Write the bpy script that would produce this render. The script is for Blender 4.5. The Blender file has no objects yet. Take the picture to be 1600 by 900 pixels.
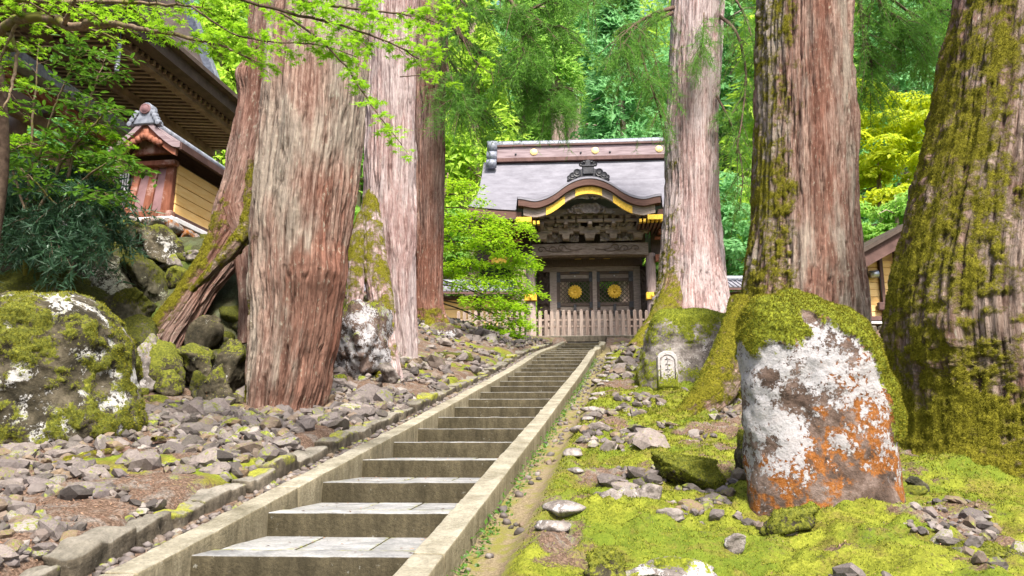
import bpy, bmesh, math, random
import numpy as np
from mathutils import Vector, Matrix

# ------------------------------------------------------------------ camera, light, exposure
scene = bpy.context.scene
COL = scene.collection
F = 1200.0                                   # focal length in photo pixels (1600 wide)
TH = math.atan(0.2)
CT, ST = math.cos(TH), math.sin(TH)
cam_d = bpy.data.cameras.new("camera")
cam_d.sensor_width = 36.0
cam_d.lens = 36.0 * F / 1600.0
cam_d.clip_start = 0.05
cam_d.clip_end = 900.0
cam = bpy.data.objects.new("camera", cam_d)
cam.rotation_euler = (math.pi / 2 + TH, 0, 0)
COL.objects.link(cam)
scene.camera = cam

SUN_EL, SUN_AZ = math.radians(54), math.radians(163)     # azimuth clockwise from +Y
world = bpy.data.worlds.new("World")
scene.world = world
world.use_nodes = True
wt = world.node_tree
wt.nodes.clear()
sky = wt.nodes.new("ShaderNodeTexSky")
sky.sky_type = 'NISHITA'
sky.sun_disc = False
sky.sun_elevation = SUN_EL
sky.sun_rotation = SUN_AZ
sky.air_density = 1.0
sky.dust_density = 4.0
sky.ozone_density = 0.6
bg = wt.nodes.new("ShaderNodeBackground")
bg.inputs[1].default_value = 0.075
wo = wt.nodes.new("ShaderNodeOutputWorld")
wt.links.new(sky.outputs[0], bg.inputs[0])
wt.links.new(bg.outputs[0], wo.inputs[0])
sun_d = bpy.data.lights.new("sun", 'SUN')
sun_d.energy = 2.3
sun_d.angle = math.radians(11)
sun_d.color = (1.0, 0.95, 0.86)
sun = bpy.data.objects.new("sun", sun_d)
sd = Vector((math.sin(SUN_AZ) * math.cos(SUN_EL), math.cos(SUN_AZ) * math.cos(SUN_EL), math.sin(SUN_EL)))
sun.rotation_euler = sd.to_track_quat('Z', 'Y').to_euler()
COL.objects.link(sun)

scene.view_settings.view_transform = 'Standard'
scene.view_settings.look = 'None'
scene.view_settings.exposure = 2.05
scene.view_settings.gamma = 1.0
cy = scene.cycles
cy.max_bounces = 6
cy.diffuse_bounces = 3
cy.glossy_bounces = 2
cy.transmission_bounces = 3
cy.transparent_max_bounces = 6
cy.volume_bounces = 0
cy.caustics_reflective = False
cy.caustics_refractive = False
cy.use_denoising = True
cy.sample_clamp_indirect = 6.0

rng = np.random.default_rng(11)
random.seed(5)


def Wp(px, py, Y):
    """world point seen at photo pixel (px, py) and lying at distance Y ahead"""
    v = (450 - py) / F
    den = CT - v * ST
    return np.array([(px - 800) / F * Y / den, Y, Y * (ST + v * CT) / den])


def PX(p):
    """photo pixel of world points (used only to drop what lies far outside the view)"""
    p = np.asarray(p, float)
    dep = p[..., 1] * CT + p[..., 2] * ST
    up = -p[..., 1] * ST + p[..., 2] * CT
    dep = np.maximum(dep, 1e-3)
    return 800 + F * p[..., 0] / dep, 450 - F * up / dep


# ------------------------------------------------------------------ noise
def _hash(ix, iy, iz, s):
    h = (ix * np.uint32(0x8da6b343)) ^ (iy * np.uint32(0xd8163841)) ^ (iz * np.uint32(0xcb1ab31f)) ^ np.uint32((s * 0x9e3779b1) & 0xffffffff)
    h ^= h >> np.uint32(13)
    h *= np.uint32(0x5bd1e995)
    h ^= h >> np.uint32(15)
    h *= np.uint32(0x2c1b3c6d)
    h ^= h >> np.uint32(12)
    return h.astype(np.float32) * np.float32(2.0 / 4294967296.0) - np.float32(1.0)


def vnoise(p, s=0):
    p = np.asarray(p, np.float32)
    fl = np.floor(p)
    f = p - fl
    f = f * f * f * (f * (f * 6 - 15) + 10)
    i = fl.astype(np.int64).astype(np.uint32)
    x, y, z = i[..., 0], i[..., 1], i[..., 2]
    o = np.uint32(1)
    fx, fy, fz = f[..., 0], f[..., 1], f[..., 2]
    a = _hash(x, y, z, s) * (1 - fx) + _hash(x + o, y, z, s) * fx
    b = _hash(x, y + o, z, s) * (1 - fx) + _hash(x + o, y + o, z, s) * fx
    c = _hash(x, y, z + o, s) * (1 - fx) + _hash(x + o, y, z + o, s) * fx
    d = _hash(x, y + o, z + o, s) * (1 - fx) + _hash(x + o, y + o, z + o, s) * fx
    return (a * (1 - fy) + b * fy) * (1 - fz) + (c * (1 - fy) + d * fy) * fz


def fbm(p, octv=4, s=0, gain=0.5):
    p = np.asarray(p, np.float32)
    t, a, n = 0, 1.0, 0.0
    for k in range(octv):
        t = t + a * vnoise(p * (2.03 ** k) + 7.3 * k, s + k * 17)
        n += a
        a *= gain
    return t / n


def sstep(a, b, x):
    t = np.clip((np.asarray(x, float) - a) / (b - a), 0, 1)
    return t * t * (3 - 2 * t)


# ------------------------------------------------------------------ mesh helpers
def mesh_np(name, V, faces, mat=None, attrs=None, smooth=True, mat_idx=None):
    """faces: an (n,k) index array or a list of such arrays"""
    V = np.ascontiguousarray(V, np.float32).reshape(-1, 3)
    if not isinstance(faces, (list, tuple)):
        faces = [faces]
    faces = [np.asarray(f, np.int32) for f in faces if len(f)]
    me = bpy.data.meshes.new(name)
    me.vertices.add(len(V))
    me.vertices.foreach_set("co", V.ravel())
    tot = sum(f.size for f in faces)
    nf = sum(len(f) for f in faces)
    me.loops.add(tot)
    me.loops.foreach_set("vertex_index", np.concatenate([f.ravel() for f in faces]))
    me.polygons.add(nf)
    cnt = np.concatenate([np.full(len(f), f.shape[1], np.int32) for f in faces])
    st = np.concatenate([[0], np.cumsum(cnt)[:-1]]).astype(np.int32)
    me.polygons.foreach_set("loop_start", st)
    me.polygons.foreach_set("loop_total", cnt)
    me.polygons.foreach_set("use_smooth", np.full(nf, smooth, bool))
    me.update(calc_edges=True)
    for k, a in (attrs or {}).items():
        a = np.asarray(a, np.float32)
        if a.ndim == 2:
            at = me.attributes.new(k, 'FLOAT_VECTOR', 'POINT')
            at.data.foreach_set("vector", np.ascontiguousarray(a).ravel())
        else:
            at = me.attributes.new(k, 'FLOAT', 'POINT')
            at.data.foreach_set("value", a)
    if mat is not None:
        for m in (mat if isinstance(mat, (list, tuple)) else [mat]):
            me.materials.append(m)
    if mat_idx is not None:
        me.polygons.foreach_set("material_index", np.asarray(mat_idx, np.int32))
    return me


def link(name, me, parent=None, loc=None):
    o = bpy.data.objects.new(name, me)
    if loc is not None:
        o.location = tuple(float(c) for c in loc)
    COL.objects.link(o)
    if parent is not None:
        o.parent = parent
    return o


def tag(o, label=None, cat=None, group=None, kind=None):
    if label:
        o["label"] = label
    if cat:
        o["category"] = cat
    if group:
        o["group"] = group
    if kind:
        o["kind"] = kind
    return o


def thing(name, label, cat, loc=(0, 0, 0), rz=0.0, group=None):
    o = bpy.data.objects.new(name, None)
    o.location = tuple(float(c) for c in loc)
    o.rotation_euler = (0, 0, rz)
    o.empty_display_size = 0.2
    COL.objects.link(o)
    return tag(o, label, cat, group)


def part(name, root, V, faces, mat, attrs=None, smooth=True):
    """a part given in world coordinates under an unrotated root"""
    base = np.array(root.location)
    p = root.parent
    while p is not None:
        base = base + np.array(p.location)
        p = p.parent
    return link(name, mesh_np(name, np.asarray(V).reshape(-1, 3) - base, faces, mat, attrs, smooth), root)


def solo(name, V, faces, mat, attrs, label, cat, group=None, smooth=True):
    """a thing that is one mesh, origin at its base"""
    V = np.asarray(V, float).reshape(-1, 3)
    c = np.array([V[:, 0].mean(), V[:, 1].mean(), V[:, 2].min()])
    return tag(link(name, mesh_np(name, V - c, faces, mat, attrs, smooth), None, c), label, cat, group)


_ico = {}


def ico(sub):
    if sub not in _ico:
        bm = bmesh.new()
        bmesh.ops.create_icosphere(bm, subdivisions=sub, radius=1.0)
        v = np.array([x.co[:] for x in bm.verts])
        f = np.array([[x.index for x in p.verts] for p in bm.faces])
        bm.free()
        _ico[sub] = (v, f)
    return _ico[sub]


def rock_geo(sub, seed, facets=13, rough=0.10, p=16, lo=0.72):
    d, f = ico(sub)
    r_ = np.random.default_rng(seed)
    n = r_.normal(size=(facets, 3))
    n /= np.linalg.norm(n, axis=1)[:, None]
    n = np.vstack([n, -n[:4] + r_.normal(size=(4, 3)) * 0.2])
    h = r_.uniform(lo, 1.05, len(n))
    q = np.maximum(d @ n.T, 0.02) / h
    r = (q ** p).sum(1) ** (-1.0 / p)
    r = np.minimum(r, 1.25)
    r = r * (1 + rough * fbm(d * 1.7 + seed * 3.1, 5, seed) + rough * 0.5 * fbm(d * 6 + seed, 3, seed + 5))
    return d * r[:, None], f


def rotz(a):
    c, s = math.cos(a), math.sin(a)
    return np.array([[c, -s, 0], [s, c, 0], [0, 0, 1.0]])


def rotx(a):
    c, s = math.cos(a), math.sin(a)
    return np.array([[1.0, 0, 0], [0, c, -s], [0, s, c]])


def roty(a):
    c, s = math.cos(a), math.sin(a)
    return np.array([[c, 0, s], [0, 1.0, 0], [-s, 0, c]])


def catmull(P, m):
    """m samples of a Catmull-Rom curve through the rows of P (any width)"""
    P = np.asarray(P, float)
    if len(P) == 2:
        t = np.linspace(0, 1, m)[:, None]
        return P[0] * (1 - t) + P[1] * t
    Q = np.vstack([2 * P[0] - P[1], P, 2 * P[-1] - P[-2]])
    u = np.linspace(0, len(P) - 1, m)
    i = np.minimum(u.astype(int), len(P) - 2)
    t = (u - i)[:, None]
    a, b, c, d = Q[i], Q[i + 1], Q[i + 2], Q[i + 3]
    return 0.5 * (2 * b + (c - a) * t + (2 * a - 5 * b + 4 * c - d) * t ** 2 + (3 * b - a - 3 * c + d) * t ** 3)


def frames(P):
    T = np.gradient(P, axis=0)
    T /= np.linalg.norm(T, axis=1)[:, None] + 1e-9
    N = np.zeros_like(P)
    ref = np.array([1.0, 0, 0]) if abs(T[0][0]) < 0.8 else np.array([0, 1.0, 0])
    n = ref - T[0] * (ref @ T[0])
    for i in range(len(P)):
        n = n - T[i] * (n @ T[i])
        n /= np.linalg.norm(n) + 1e-9
        N[i] = n
    return T, N, np.cross(T, N)


def tube_grid(P, R, n):
    """rings (m,n,3), outward normals, angles"""
    T, N, B = frames(P)
    th = np.linspace(0, 2 * math.pi, n, endpoint=False)
    out = N[:, None, :] * np.cos(th)[None, :, None] + B[:, None, :] * np.sin(th)[None, :, None]
    return P[:, None, :] + out * np.asarray(R)[:, None, None], out, th


def grid_faces(m, n, wrap=True):
    i = np.arange(m - 1)[:, None] * n
    j = np.arange(n if wrap else n - 1)[None, :]
    k = (j + 1) % n
    return np.stack([i + j, i + k, i + n + k, i + n + j], -1).reshape(-1, 4)


class MB:
    """collects simple shapes; build() links them as one mesh"""

    def __init__(self):
        self.V, self.F, self.n = [], {}, 0

    def add(self, V, faces):
        V = np.asarray(V, float).reshape(-1, 3)
        for f in (faces if isinstance(faces, list) else [faces]):
            f = np.asarray(f, int)
            self.F.setdefault(f.shape[1], []).append(f + self.n)
        self.V.append(V)
        self.n += len(V)
        return self

    def box(self, c, s, R=None, b=0.0, taper=1.0):
        hx, hy, hz = s[0] / 2, s[1] / 2, s[2] / 2
        if b <= 0:
            v = np.array([[x * hx, y * hy, z * hz] for z in (-1, 1) for y in (-1, 1) for x in (-1, 1)], float)
            f = np.array([[0, 2, 3, 1], [4, 5, 7, 6], [0, 1, 5, 4], [2, 6, 7, 3], [0, 4, 6, 2], [1, 3, 7, 5]])
            v[4:, :2] *= taper
            fs = [f]
        else:
            v, fs = cbox(hx, hy, hz, b)
        if R is not None:
            v = v @ np.asarray(R).T
        return self.add(v + np.asarray(c, float), fs)

    def bar(self, a, b_, w, h, up=(0, 0, 1)):
        """a box from a to b_"""
        a, b_ = np.asarray(a, float), np.asarray(b_, float)
        d = b_ - a
        L = np.linalg.norm(d)
        d = d / L
        s = np.cross(d, np.asarray(up, float))
        s /= np.linalg.norm(s) + 1e-9
        u = np.cross(s, d)
        return self.box((a + b_) / 2, (w, L, h), np.stack([s, d, u], 1))

    def tube(self, P, R, n=8, m=None, caps=True):
        P = np.asarray(P, float)
        R = np.broadcast_to(np.asarray(R, float), (len(P),))
        if m:
            PR = catmull(np.column_stack([P, R]), m)
            P, R = PR[:, :3], PR[:, 3]
        g, _, _ = tube_grid(P, R, n)
        f = grid_faces(len(P), n)
        V = g.reshape(-1, 3)
        fs = [f]
        if caps:
            k = len(V)
            V = np.vstack([V, P[:1], P[-1:]])
            j = np.arange(n)
            fs.append(np.stack([(j + 1) % n, j, np.full(n, k)], -1))
            o = (len(P) - 1) * n
            fs.append(np.stack([o + j, o + (j + 1) % n, np.full(n, k + 1)], -1))
        return self.add(V, fs)

    def lathe(self, c, prof, n=16, R=None):
        """prof: (radius, height) rows"""
        th = np.linspace(0, 2 * math.pi, n, endpoint=False)
        v = np.array([[r * math.cos(t), r * math.sin(t), z] for r, z in prof for t in th])
        if R is not None:
            v = v @ np.asarray(R).T
        return self.add(v + np.asarray(c, float), grid_faces(len(prof), n))

    def data(self):
        return np.vstack(self.V), [np.vstack(f) for f in self.F.values()]

    def build(self, name, mat, parent=None, loc=None, smooth=False):
        V, Fc = self.data()
        return link(name, mesh_np(name, V, Fc, mat, None, smooth), parent, loc)


_cb = []


def cbox(hx, hy, hz, b):
    """chamfered box"""
    if not _cb:
        bm = bmesh.new()
        idx = []
        for x in (-1, 1):
            for y in (-1, 1):
                for z in (-1, 1):
                    for a in range(3):
                        p = [x * .8, y * .8, z * .8]
                        p[a] = (x, y, z)[a]
                        bm.verts.new(p)
                        idx.append((x, y, z, a))
        bm.verts.ensure_lookup_table()
        bmesh.ops.convex_hull(bm, input=bm.verts[:])
        bm.verts.index_update()
        co = [tuple(round(c, 3) for c in v.co) for v in bm.verts]
        _cb.append((np.array([[np.sign(c) for c in v] for v in co]), np.array([[abs(c) > .9 for c in v] for v in co]),
                    np.array([[v.index for v in f.verts] for f in bm.faces if len(f.verts) == 3])))
        bm.free()
    sg, full, f = _cb[0]
    h = np.array([hx, hy, hz])
    return sg * np.where(full, h, h - b), [f]


def rbox(s, b, n):
    """round-edged box with n=(nx,ny,nz) cells, vertices shared"""
    h = np.asarray(s, float) / 2
    ax = []
    for k in range(3):
        inner = np.linspace(-h[k] + b, h[k] - b, n[k] + 1)
        ax.append(np.concatenate([[-h[k], -h[k] + b * 0.35], inner, [h[k] - b * 0.35, h[k]]]))
    Vs, Fs, o = [], [], 0
    for k in range(3):
        i, j = (k + 1) % 3, (k + 2) % 3
        A, B = np.meshgrid(ax[i], ax[j], indexing='ij')
        for sgn in (-1, 1):
            v = np.zeros(A.shape + (3,))
            v[..., i], v[..., j], v[..., k] = A, B, sgn * h[k]
            f = grid_faces(A.shape[0], A.shape[1], False)
            if sgn > 0:
                f = f[:, ::-1]
            Vs.append(v.reshape(-1, 3))
            Fs.append(f + o)
            o += A.size
    V, Fq = np.vstack(Vs), np.vstack(Fs)
    _, first, inv = np.unique(np.round(V, 5), axis=0, return_index=True, return_inverse=True)
    V = V[first]
    Fq = inv.reshape(-1)[Fq][:, ::-1]
    inn = np.clip(V, -(h - b), h - b)
    d = V - inn
    L = np.linalg.norm(d, axis=1)
    k = L > 1e-9
    V[k] = inn[k] + d[k] / L[k][:, None] * b
    return V, Fq


def instances(P, N, D, S, tv, tf):
    """place a flat template (tv in D,B,N axes) at every P"""
    N = N / (np.linalg.norm(N, axis=1)[:, None] + 1e-9)
    D = D - N * (D * N).sum(1)[:, None]
    D = D / (np.linalg.norm(D, axis=1)[:, None] + 1e-9)
    B = np.cross(N, D)
    S = np.broadcast_to(np.asarray(S, float), (len(P),))
    tv = np.asarray(tv, float)
    V = P[:, None, :] + S[:, None, None] * (D[:, None, :] * tv[None, :, 0:1] + B[:, None, :] * tv[None, :, 1:2] + N[:, None, :] * tv[None, :, 2:3])
    f = np.asarray(tf)[None] + (np.arange(len(P)) * len(tv))[:, None, None]
    return V.reshape(-1, 3), f.reshape(-1, np.asarray(tf).shape[1])


LEAF_DIAMOND = ([(0, 0, 0), (.45, .26, .05), (1, 0, -.08), (.45, -.26, .05)], [(0, 1, 2), (0, 2, 3)])
LEAF_OVAL = ([(0, 0, 0), (.3, .17, .04), (.7, .17, .03), (1, 0, -.1), (.7, -.17, .03), (.3, -.17, .04), (.5, 0, -.02)],
             [(0, 1, 6), (1, 2, 6), (2, 3, 6), (3, 4, 6), (4, 5, 6), (5, 0, 6)])
_mv = [(0.12, 0, 0)]
for _a, _r in ((-150, .42), (-128, .16), (-95, .78), (-62, .3), (-42, .92), (-20, .36), (0, 1.0), (20, .36), (42, .92), (62, .3), (95, .78), (128, .16), (150, .42)):
    _mv.append((.12 + _r * math.cos(math.radians(_a)) * .8, _r * math.sin(math.radians(_a)) * .75, -.12 * _r * _r))
LEAF_MAPLE = (_mv, [(0, i, i + 1) for i in range(1, 13)])
BLADE = ([(0, -.2, 0), (0, .2, 0), (.3, 0, 1.0)], [(0, 1, 2)])


# ------------------------------------------------------------------ material helper
class Mx:
    def __init__(self, name):
        self.m = bpy.data.materials.new(name)
        self.m.use_nodes = True
        self.t = self.m.node_tree
        self.t.nodes.clear()

    def put(self, sock, v):
        if isinstance(v, bpy.types.NodeSocket):
            self.t.links.new(v, sock)
        elif isinstance(v, (tuple, list)) and len(v) == 3 and sock.type == 'RGBA':
            sock.default_value = (*v, 1.0)
        else:
            sock.default_value = v

    def node(self, kind, props=None, ins=None):
        nd = self.t.nodes.new(kind)
        for k, v in (props or {}).items():
            setattr(nd, k, v)
        for k, v in (ins or {}).items():
            self.put(nd.inputs[k], v)
        return nd

    def obj(self):
        return self.node("ShaderNodeTexCoord").outputs["Object"]

    def attr(self, name, vec=False):
        return self.node("ShaderNodeAttribute", {"attribute_name": name}).outputs["Vector" if vec else "Fac"]

    def mul(self, v, s):
        return self.node("ShaderNodeVectorMath", {"operation": 'MULTIPLY'}, {0: v, 1: s}).outputs[0]

    def vadd(self, v, s):
        return self.node("ShaderNodeVectorMath", {"operation": 'ADD'}, {0: v, 1: s}).outputs[0]

    def noise(self, v, sc, det=4.0, rough=0.55, dist=0.0):
        return self.node("ShaderNodeTexNoise", None, {"Vector": v, "Scale": sc, "Detail": det, "Roughness": rough, "Distortion": dist}).outputs["Fac"]

    def voro(self, v, sc, feat='F1', out="Distance"):
        return self.node("ShaderNodeTexVoronoi", {"feature": feat}, {"Vector": v, "Scale": sc}).outputs[out]

    def math(self, op, a, b=0.0, clamp=False):
        return self.node("ShaderNodeMath", {"operation": op, "use_clamp": clamp}, {0: a, 1: b}).outputs[0]

    def sm(self, x, a, b):
        return self.node("ShaderNodeMapRange", {"interpolation_type": 'SMOOTHSTEP'}, {"Value": x, "From Min": a, "From Max": b}).outputs[0]

    def ramp(self, f, stops):
        nd = self.node("ShaderNodeValToRGB", None, {"Fac": f})
        cr = nd.color_ramp
        while len(cr.elements) < len(stops):
            cr.elements.new(0.5)
        for e, (p, c) in zip(cr.elements, stops):
            e.position = p
            e.color = (*c, 1.0)
        return nd.outputs["Color"]

    def mix(self, f, a, b, blend='MIX'):
        nd = self.node("ShaderNodeMix", {"data_type": 'RGBA', "blend_type": blend}, {0: f, 6: a, 7: b})
        return nd.outputs[2]

    def bump(self, h, strength=0.5, dist=0.02, normal=None):
        ins = {"Height": h, "Strength": strength, "Distance": dist}
        if normal is not None:
            ins["Normal"] = normal
        return self.node("ShaderNodeBump", None, ins).outputs[0]

    def rand(self):
        """0..1, one value for each loose piece or object"""
        a = self.node("ShaderNodeNewGeometry").outputs["Random Per Island"]
        b = self.node("ShaderNodeObjectInfo").outputs["Random"]
        return self.math('FRACT', self.math('ADD', a, b))

    def done(self, col, rough=0.8, normal=None, metal=0.0, spec=0.3, trans=None, tfac=0.4):
        ins = {"Base Color": col, "Roughness": rough, "Metallic": metal, "Specular IOR Level": spec}
        if normal is not None:
            ins["Normal"] = normal
        sh = self.node("ShaderNodeBsdfPrincipled", None, ins).outputs[0]
        if trans is not None:
            tb = self.node("ShaderNodeBsdfTranslucent", None, {"Color": trans}).outputs[0]
            sh = self.node("ShaderNodeMixShader", None, {0: tfac, 1: sh, 2: tb}).outputs[0]
        out = self.node("ShaderNodeOutputMaterial")
        self.t.links.new(sh, out.inputs[0])
        return self.m


MOSS_STOPS = [(0.25, (.035, .042, .006)), (0.45, (.10, .118, .010)), (0.6, (.19, .21, .016)), (0.8, (.30, .31, .03))]


def bark_mat(name, dark, mid, pale, grey, grey_amt=0.5, red=(.16, .068, .046)):
    x = Mx(name)
    v = x.attr("bc", True)
    n1 = x.noise(x.mul(v, (19, 19, .8)), 1.0, 7, .64, .3)
    n2 = x.noise(x.mul(v, (52, 52, 2.6)), 1.0, 4, .65, .3)
    n3 = x.noise(x.mul(v, (1.7, 1.7, .5)), 1.0, 4, .6)
    n4 = x.noise(x.mul(v, (26, 26, 9)), 1.0, 6, .7, .2)
    n5 = x.noise(x.mul(v, (5, 5, 1.4)), 1.0, 5, .6)
    f = x.math('ADD', x.math('ADD', x.math('MULTIPLY', n1, .42), x.math('MULTIPLY', n2, .33)), x.math('MULTIPLY', n4, .25))
    c = x.ramp(f, [(.36, dark), (.47, mid), (.60, pale)])
    g = x.ramp(f, [(.36, tuple(k * .8 for k in dark)), (.47, tuple(k * .68 for k in grey)), (.60, grey)])
    c = x.mix(x.math('MULTIPLY', x.sm(n3, .40, .60), grey_amt), c, g)
    r_ = x.ramp(f, [(.36, tuple(k * .3 for k in red)), (.5, red), (.62, tuple(min(1, k * 1.75) for k in red))])
    c = x.mix(x.math('MULTIPLY', x.sm(x.math('ADD', x.attr("red"), x.math('MULTIPLY', x.math('SUBTRACT', n5, .5), 1.2)), .35, .65), .8), c, r_)
    c = x.mix(x.math('MULTIPLY', x.sm(x.math('ADD', n4, x.math('MULTIPLY', n5, .3)), .74, .82), .45), c, (.36, .38, .30))
    c = x.mix(x.math('MULTIPLY', x.sm(x.attr("fur"), .3, .95), .5), c, tuple(k * .6 for k in dark))
    ms = x.math('ADD', x.attr("moss"), x.math('MULTIPLY', x.math('SUBTRACT', x.noise(v, 20, 7, .75), .5), 1.3))
    mcol = x.ramp(x.noise(v, 30, 5, .7), [(.28, (.05, .045, .006)), (.45, (.15, .138, .013)), (.6, (.25, .23, .022)), (.8, (.38, .34, .045))])
    mm = x.sm(ms, .24, .66)
    c = x.mix(mm, c, mcol)
    h = x.math('ADD', x.math('MULTIPLY', n2, .7), x.math('MULTIPLY', n4, .6))
    h = x.math('ADD', h, x.math('MULTIPLY', n1, .8))
    h = x.math('ADD', h, x.math('MULTIPLY', x.math('MULTIPLY', x.noise(v, 45, 4, .7), mm), 1.5))
    return x.done(c, .92, x.bump(h, 1.0, .045), spec=.08)


def rock_mat(name, lo, mid, hi, mst=None, lich=(.43, .42, .40), orange=(.24, .085, .018), scale=1.0):
    x = Mx(name)
    v = x.obj()
    n1 = x.noise(v, 3.2 * scale, 8, .62, .3)
    n2 = x.noise(v, 22 * scale, 5, .65)
    c = x.ramp(x.math('ADD', x.math('MULTIPLY', n1, .7), x.math('MULTIPLY', n2, .3)), [(.38, lo), (.5, mid), (.61, hi)])
    nl = x.noise(v, 10 * scale, 9, .68, .5)
    nf = x.noise(v, 34 * scale, 6, .75)
    jit = x.math('ADD', x.math('MULTIPLY', x.math('SUBTRACT', nl, .5), 1.9), x.math('MULTIPLY', x.math('SUBTRACT', nf, .5), 1.7))
    orn = x.noise(x.vadd(v, (3.1, 1.7, 5.2)), 9 * scale, 7, .65, .3)
    om = x.sm(x.math('ADD', x.attr("oran"), x.math('MULTIPLY', x.math('SUBTRACT', orn, .5), 1.5)), .42, .62)
    c = x.mix(om, c, x.ramp(nf, [(.3, tuple(k * .35 for k in orange)), (.5, orange), (.75, (.34, .165, .055))]))
    lm = x.math('MULTIPLY', x.sm(x.math('ADD', x.attr("lich"), jit), .42, .56), .93)
    c = x.mix(lm, c, x.ramp(n2, [(.25, tuple(k * .55 for k in lich)), (.45, lich), (.8, tuple(min(.8, k * 1.2) for k in lich))]))
    ms = x.math('ADD', x.attr("moss"), x.math('MULTIPLY', jit, .8))
    mm = x.sm(ms, .44, .56)
    c = x.mix(mm, c, x.ramp(x.noise(v, 34 * scale, 5, .7), mst or MOSS_STOPS))
    h = x.math('ADD', x.math('MULTIPLY', n2, .5), x.math('MULTIPLY', x.noise(v, 60 * scale, 4, .7), .3))
    h = x.math('ADD', h, x.math('MULTIPLY', lm, .16))
    return x.done(c, .9, x.bump(h, .9, .03 / scale), spec=.18)


def leaf_mat(name, a, b, t, tf=.45, rough=.55, spec=.3):
    x = Mx(name)
    r = x.rand()
    n = x.noise(x.obj(), .9, 3, .6)
    k = x.math('ADD', x.math('MULTIPLY', r, .6), x.math('MULTIPLY', n, .4))
    c = x.ramp(k, [(.15, a), (.85, b)])
    tc = x.mix(x.math('MULTIPLY', r, .5), t, b)
    return x.done(c, rough, spec=spec, trans=tc, tfac=tf)


def wood_mat(name, lo, hi, axis=(1, 1, 14), sc=3.0, rough=.75, worn=None):
    x = Mx(name)
    v = x.obj()
    n = x.noise(x.mul(v, axis), sc, 5, .65, .2)
    r = x.rand()
    c = x.ramp(x.math('ADD', x.math('MULTIPLY', n, .75), x.math('MULTIPLY', r, .25)), [(.3, lo), (.7, hi)])
    if worn:
        c = x.mix(x.sm(x.noise(v, 2.2, 6, .7), .52, .68), c, worn)
    return x.done(c, rough, x.bump(n, .35, .01), spec=.25)


M = {}
M['bark_warm'] = bark_mat("bark_warm", (.055, .028, .021), (.165, .092, .070), (.39, .275, .222), (.38, .335, .275), .75)
M['bark_pale'] = bark_mat("bark_pale", (.10, .055, .048), (.28, .178, .165), (.51, .405, .39), (.52, .455, .45), .6)
M['bark_red'] = bark_mat("bark_red", (.055, .024, .018), (.145, .072, .053), (.32, .19, .15), (.34, .27, .235), .45)
M['bark_moss'] = bark_mat("bark_moss", (.065, .032, .024), (.19, .11, .083), (.38, .265, .22), (.34, .29, .245), .5)
OLIVE = [(0.25, (.025, .03, .006)), (0.45, (.075, .085, .011)), (0.6, (.145, .15, .018)), (0.8, (.26, .25, .03))]
M['rock'] = rock_mat("rock_mossy", (.015, .013, .008), (.044, .037, .023), (.105, .088, .06), OLIVE)
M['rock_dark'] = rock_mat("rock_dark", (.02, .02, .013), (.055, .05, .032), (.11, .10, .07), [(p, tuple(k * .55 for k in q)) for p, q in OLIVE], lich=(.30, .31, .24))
M['rock_lichen'] = rock_mat("rock_lichen", (.03, .02, .015), (.095, .064, .05), (.19, .14, .12), lich=(.35, .34, .35))
M['rock_grey'] = rock_mat("rock_grey", (.06, .05, .045), (.19, .165, .15), (.33, .30, .28), lich=(.44, .41, .40))

# cobbles
x = Mx("cobble")
v = x.obj()
r = x.rand()
n1 = x.noise(v, 9, 6, .65)
c = x.ramp(r, [(0., (.06, .051, .045)), (.14, (.21, .18, .17)), (.28, (.10, .087, .076)), (.42, (.31, .265, .24)), (.56, (.15, .13, .125)), (.68, (.235, .17, .105)), (.8, (.18, .155, .155)), (.9, (.37, .335, .305)), (1., (.11, .096, .085))])
c = x.mix(.75, c, x.ramp(n1, [(.3, (.22, .2, .2)), (.7, (.85, .82, .8))]), 'MULTIPLY')
nz = x.node("ShaderNodeSeparateXYZ", None, {0: x.node("ShaderNodeNewGeometry").outputs["Normal"]}).outputs[2]
mo = x.math('MULTIPLY', x.sm(x.math('ADD', x.noise(v, 4, 5, .7), x.math('MULTIPLY', r, .16)), .64, .72), x.sm(nz, .1, .6))
c = x.mix(mo, c, x.ramp(x.noise(v, 40, 3), MOSS_STOPS))
M['cobble'] = x.done(c, .72, x.bump(x.noise(v, 40, 5, .7), .4, .01), spec=.35)

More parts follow.
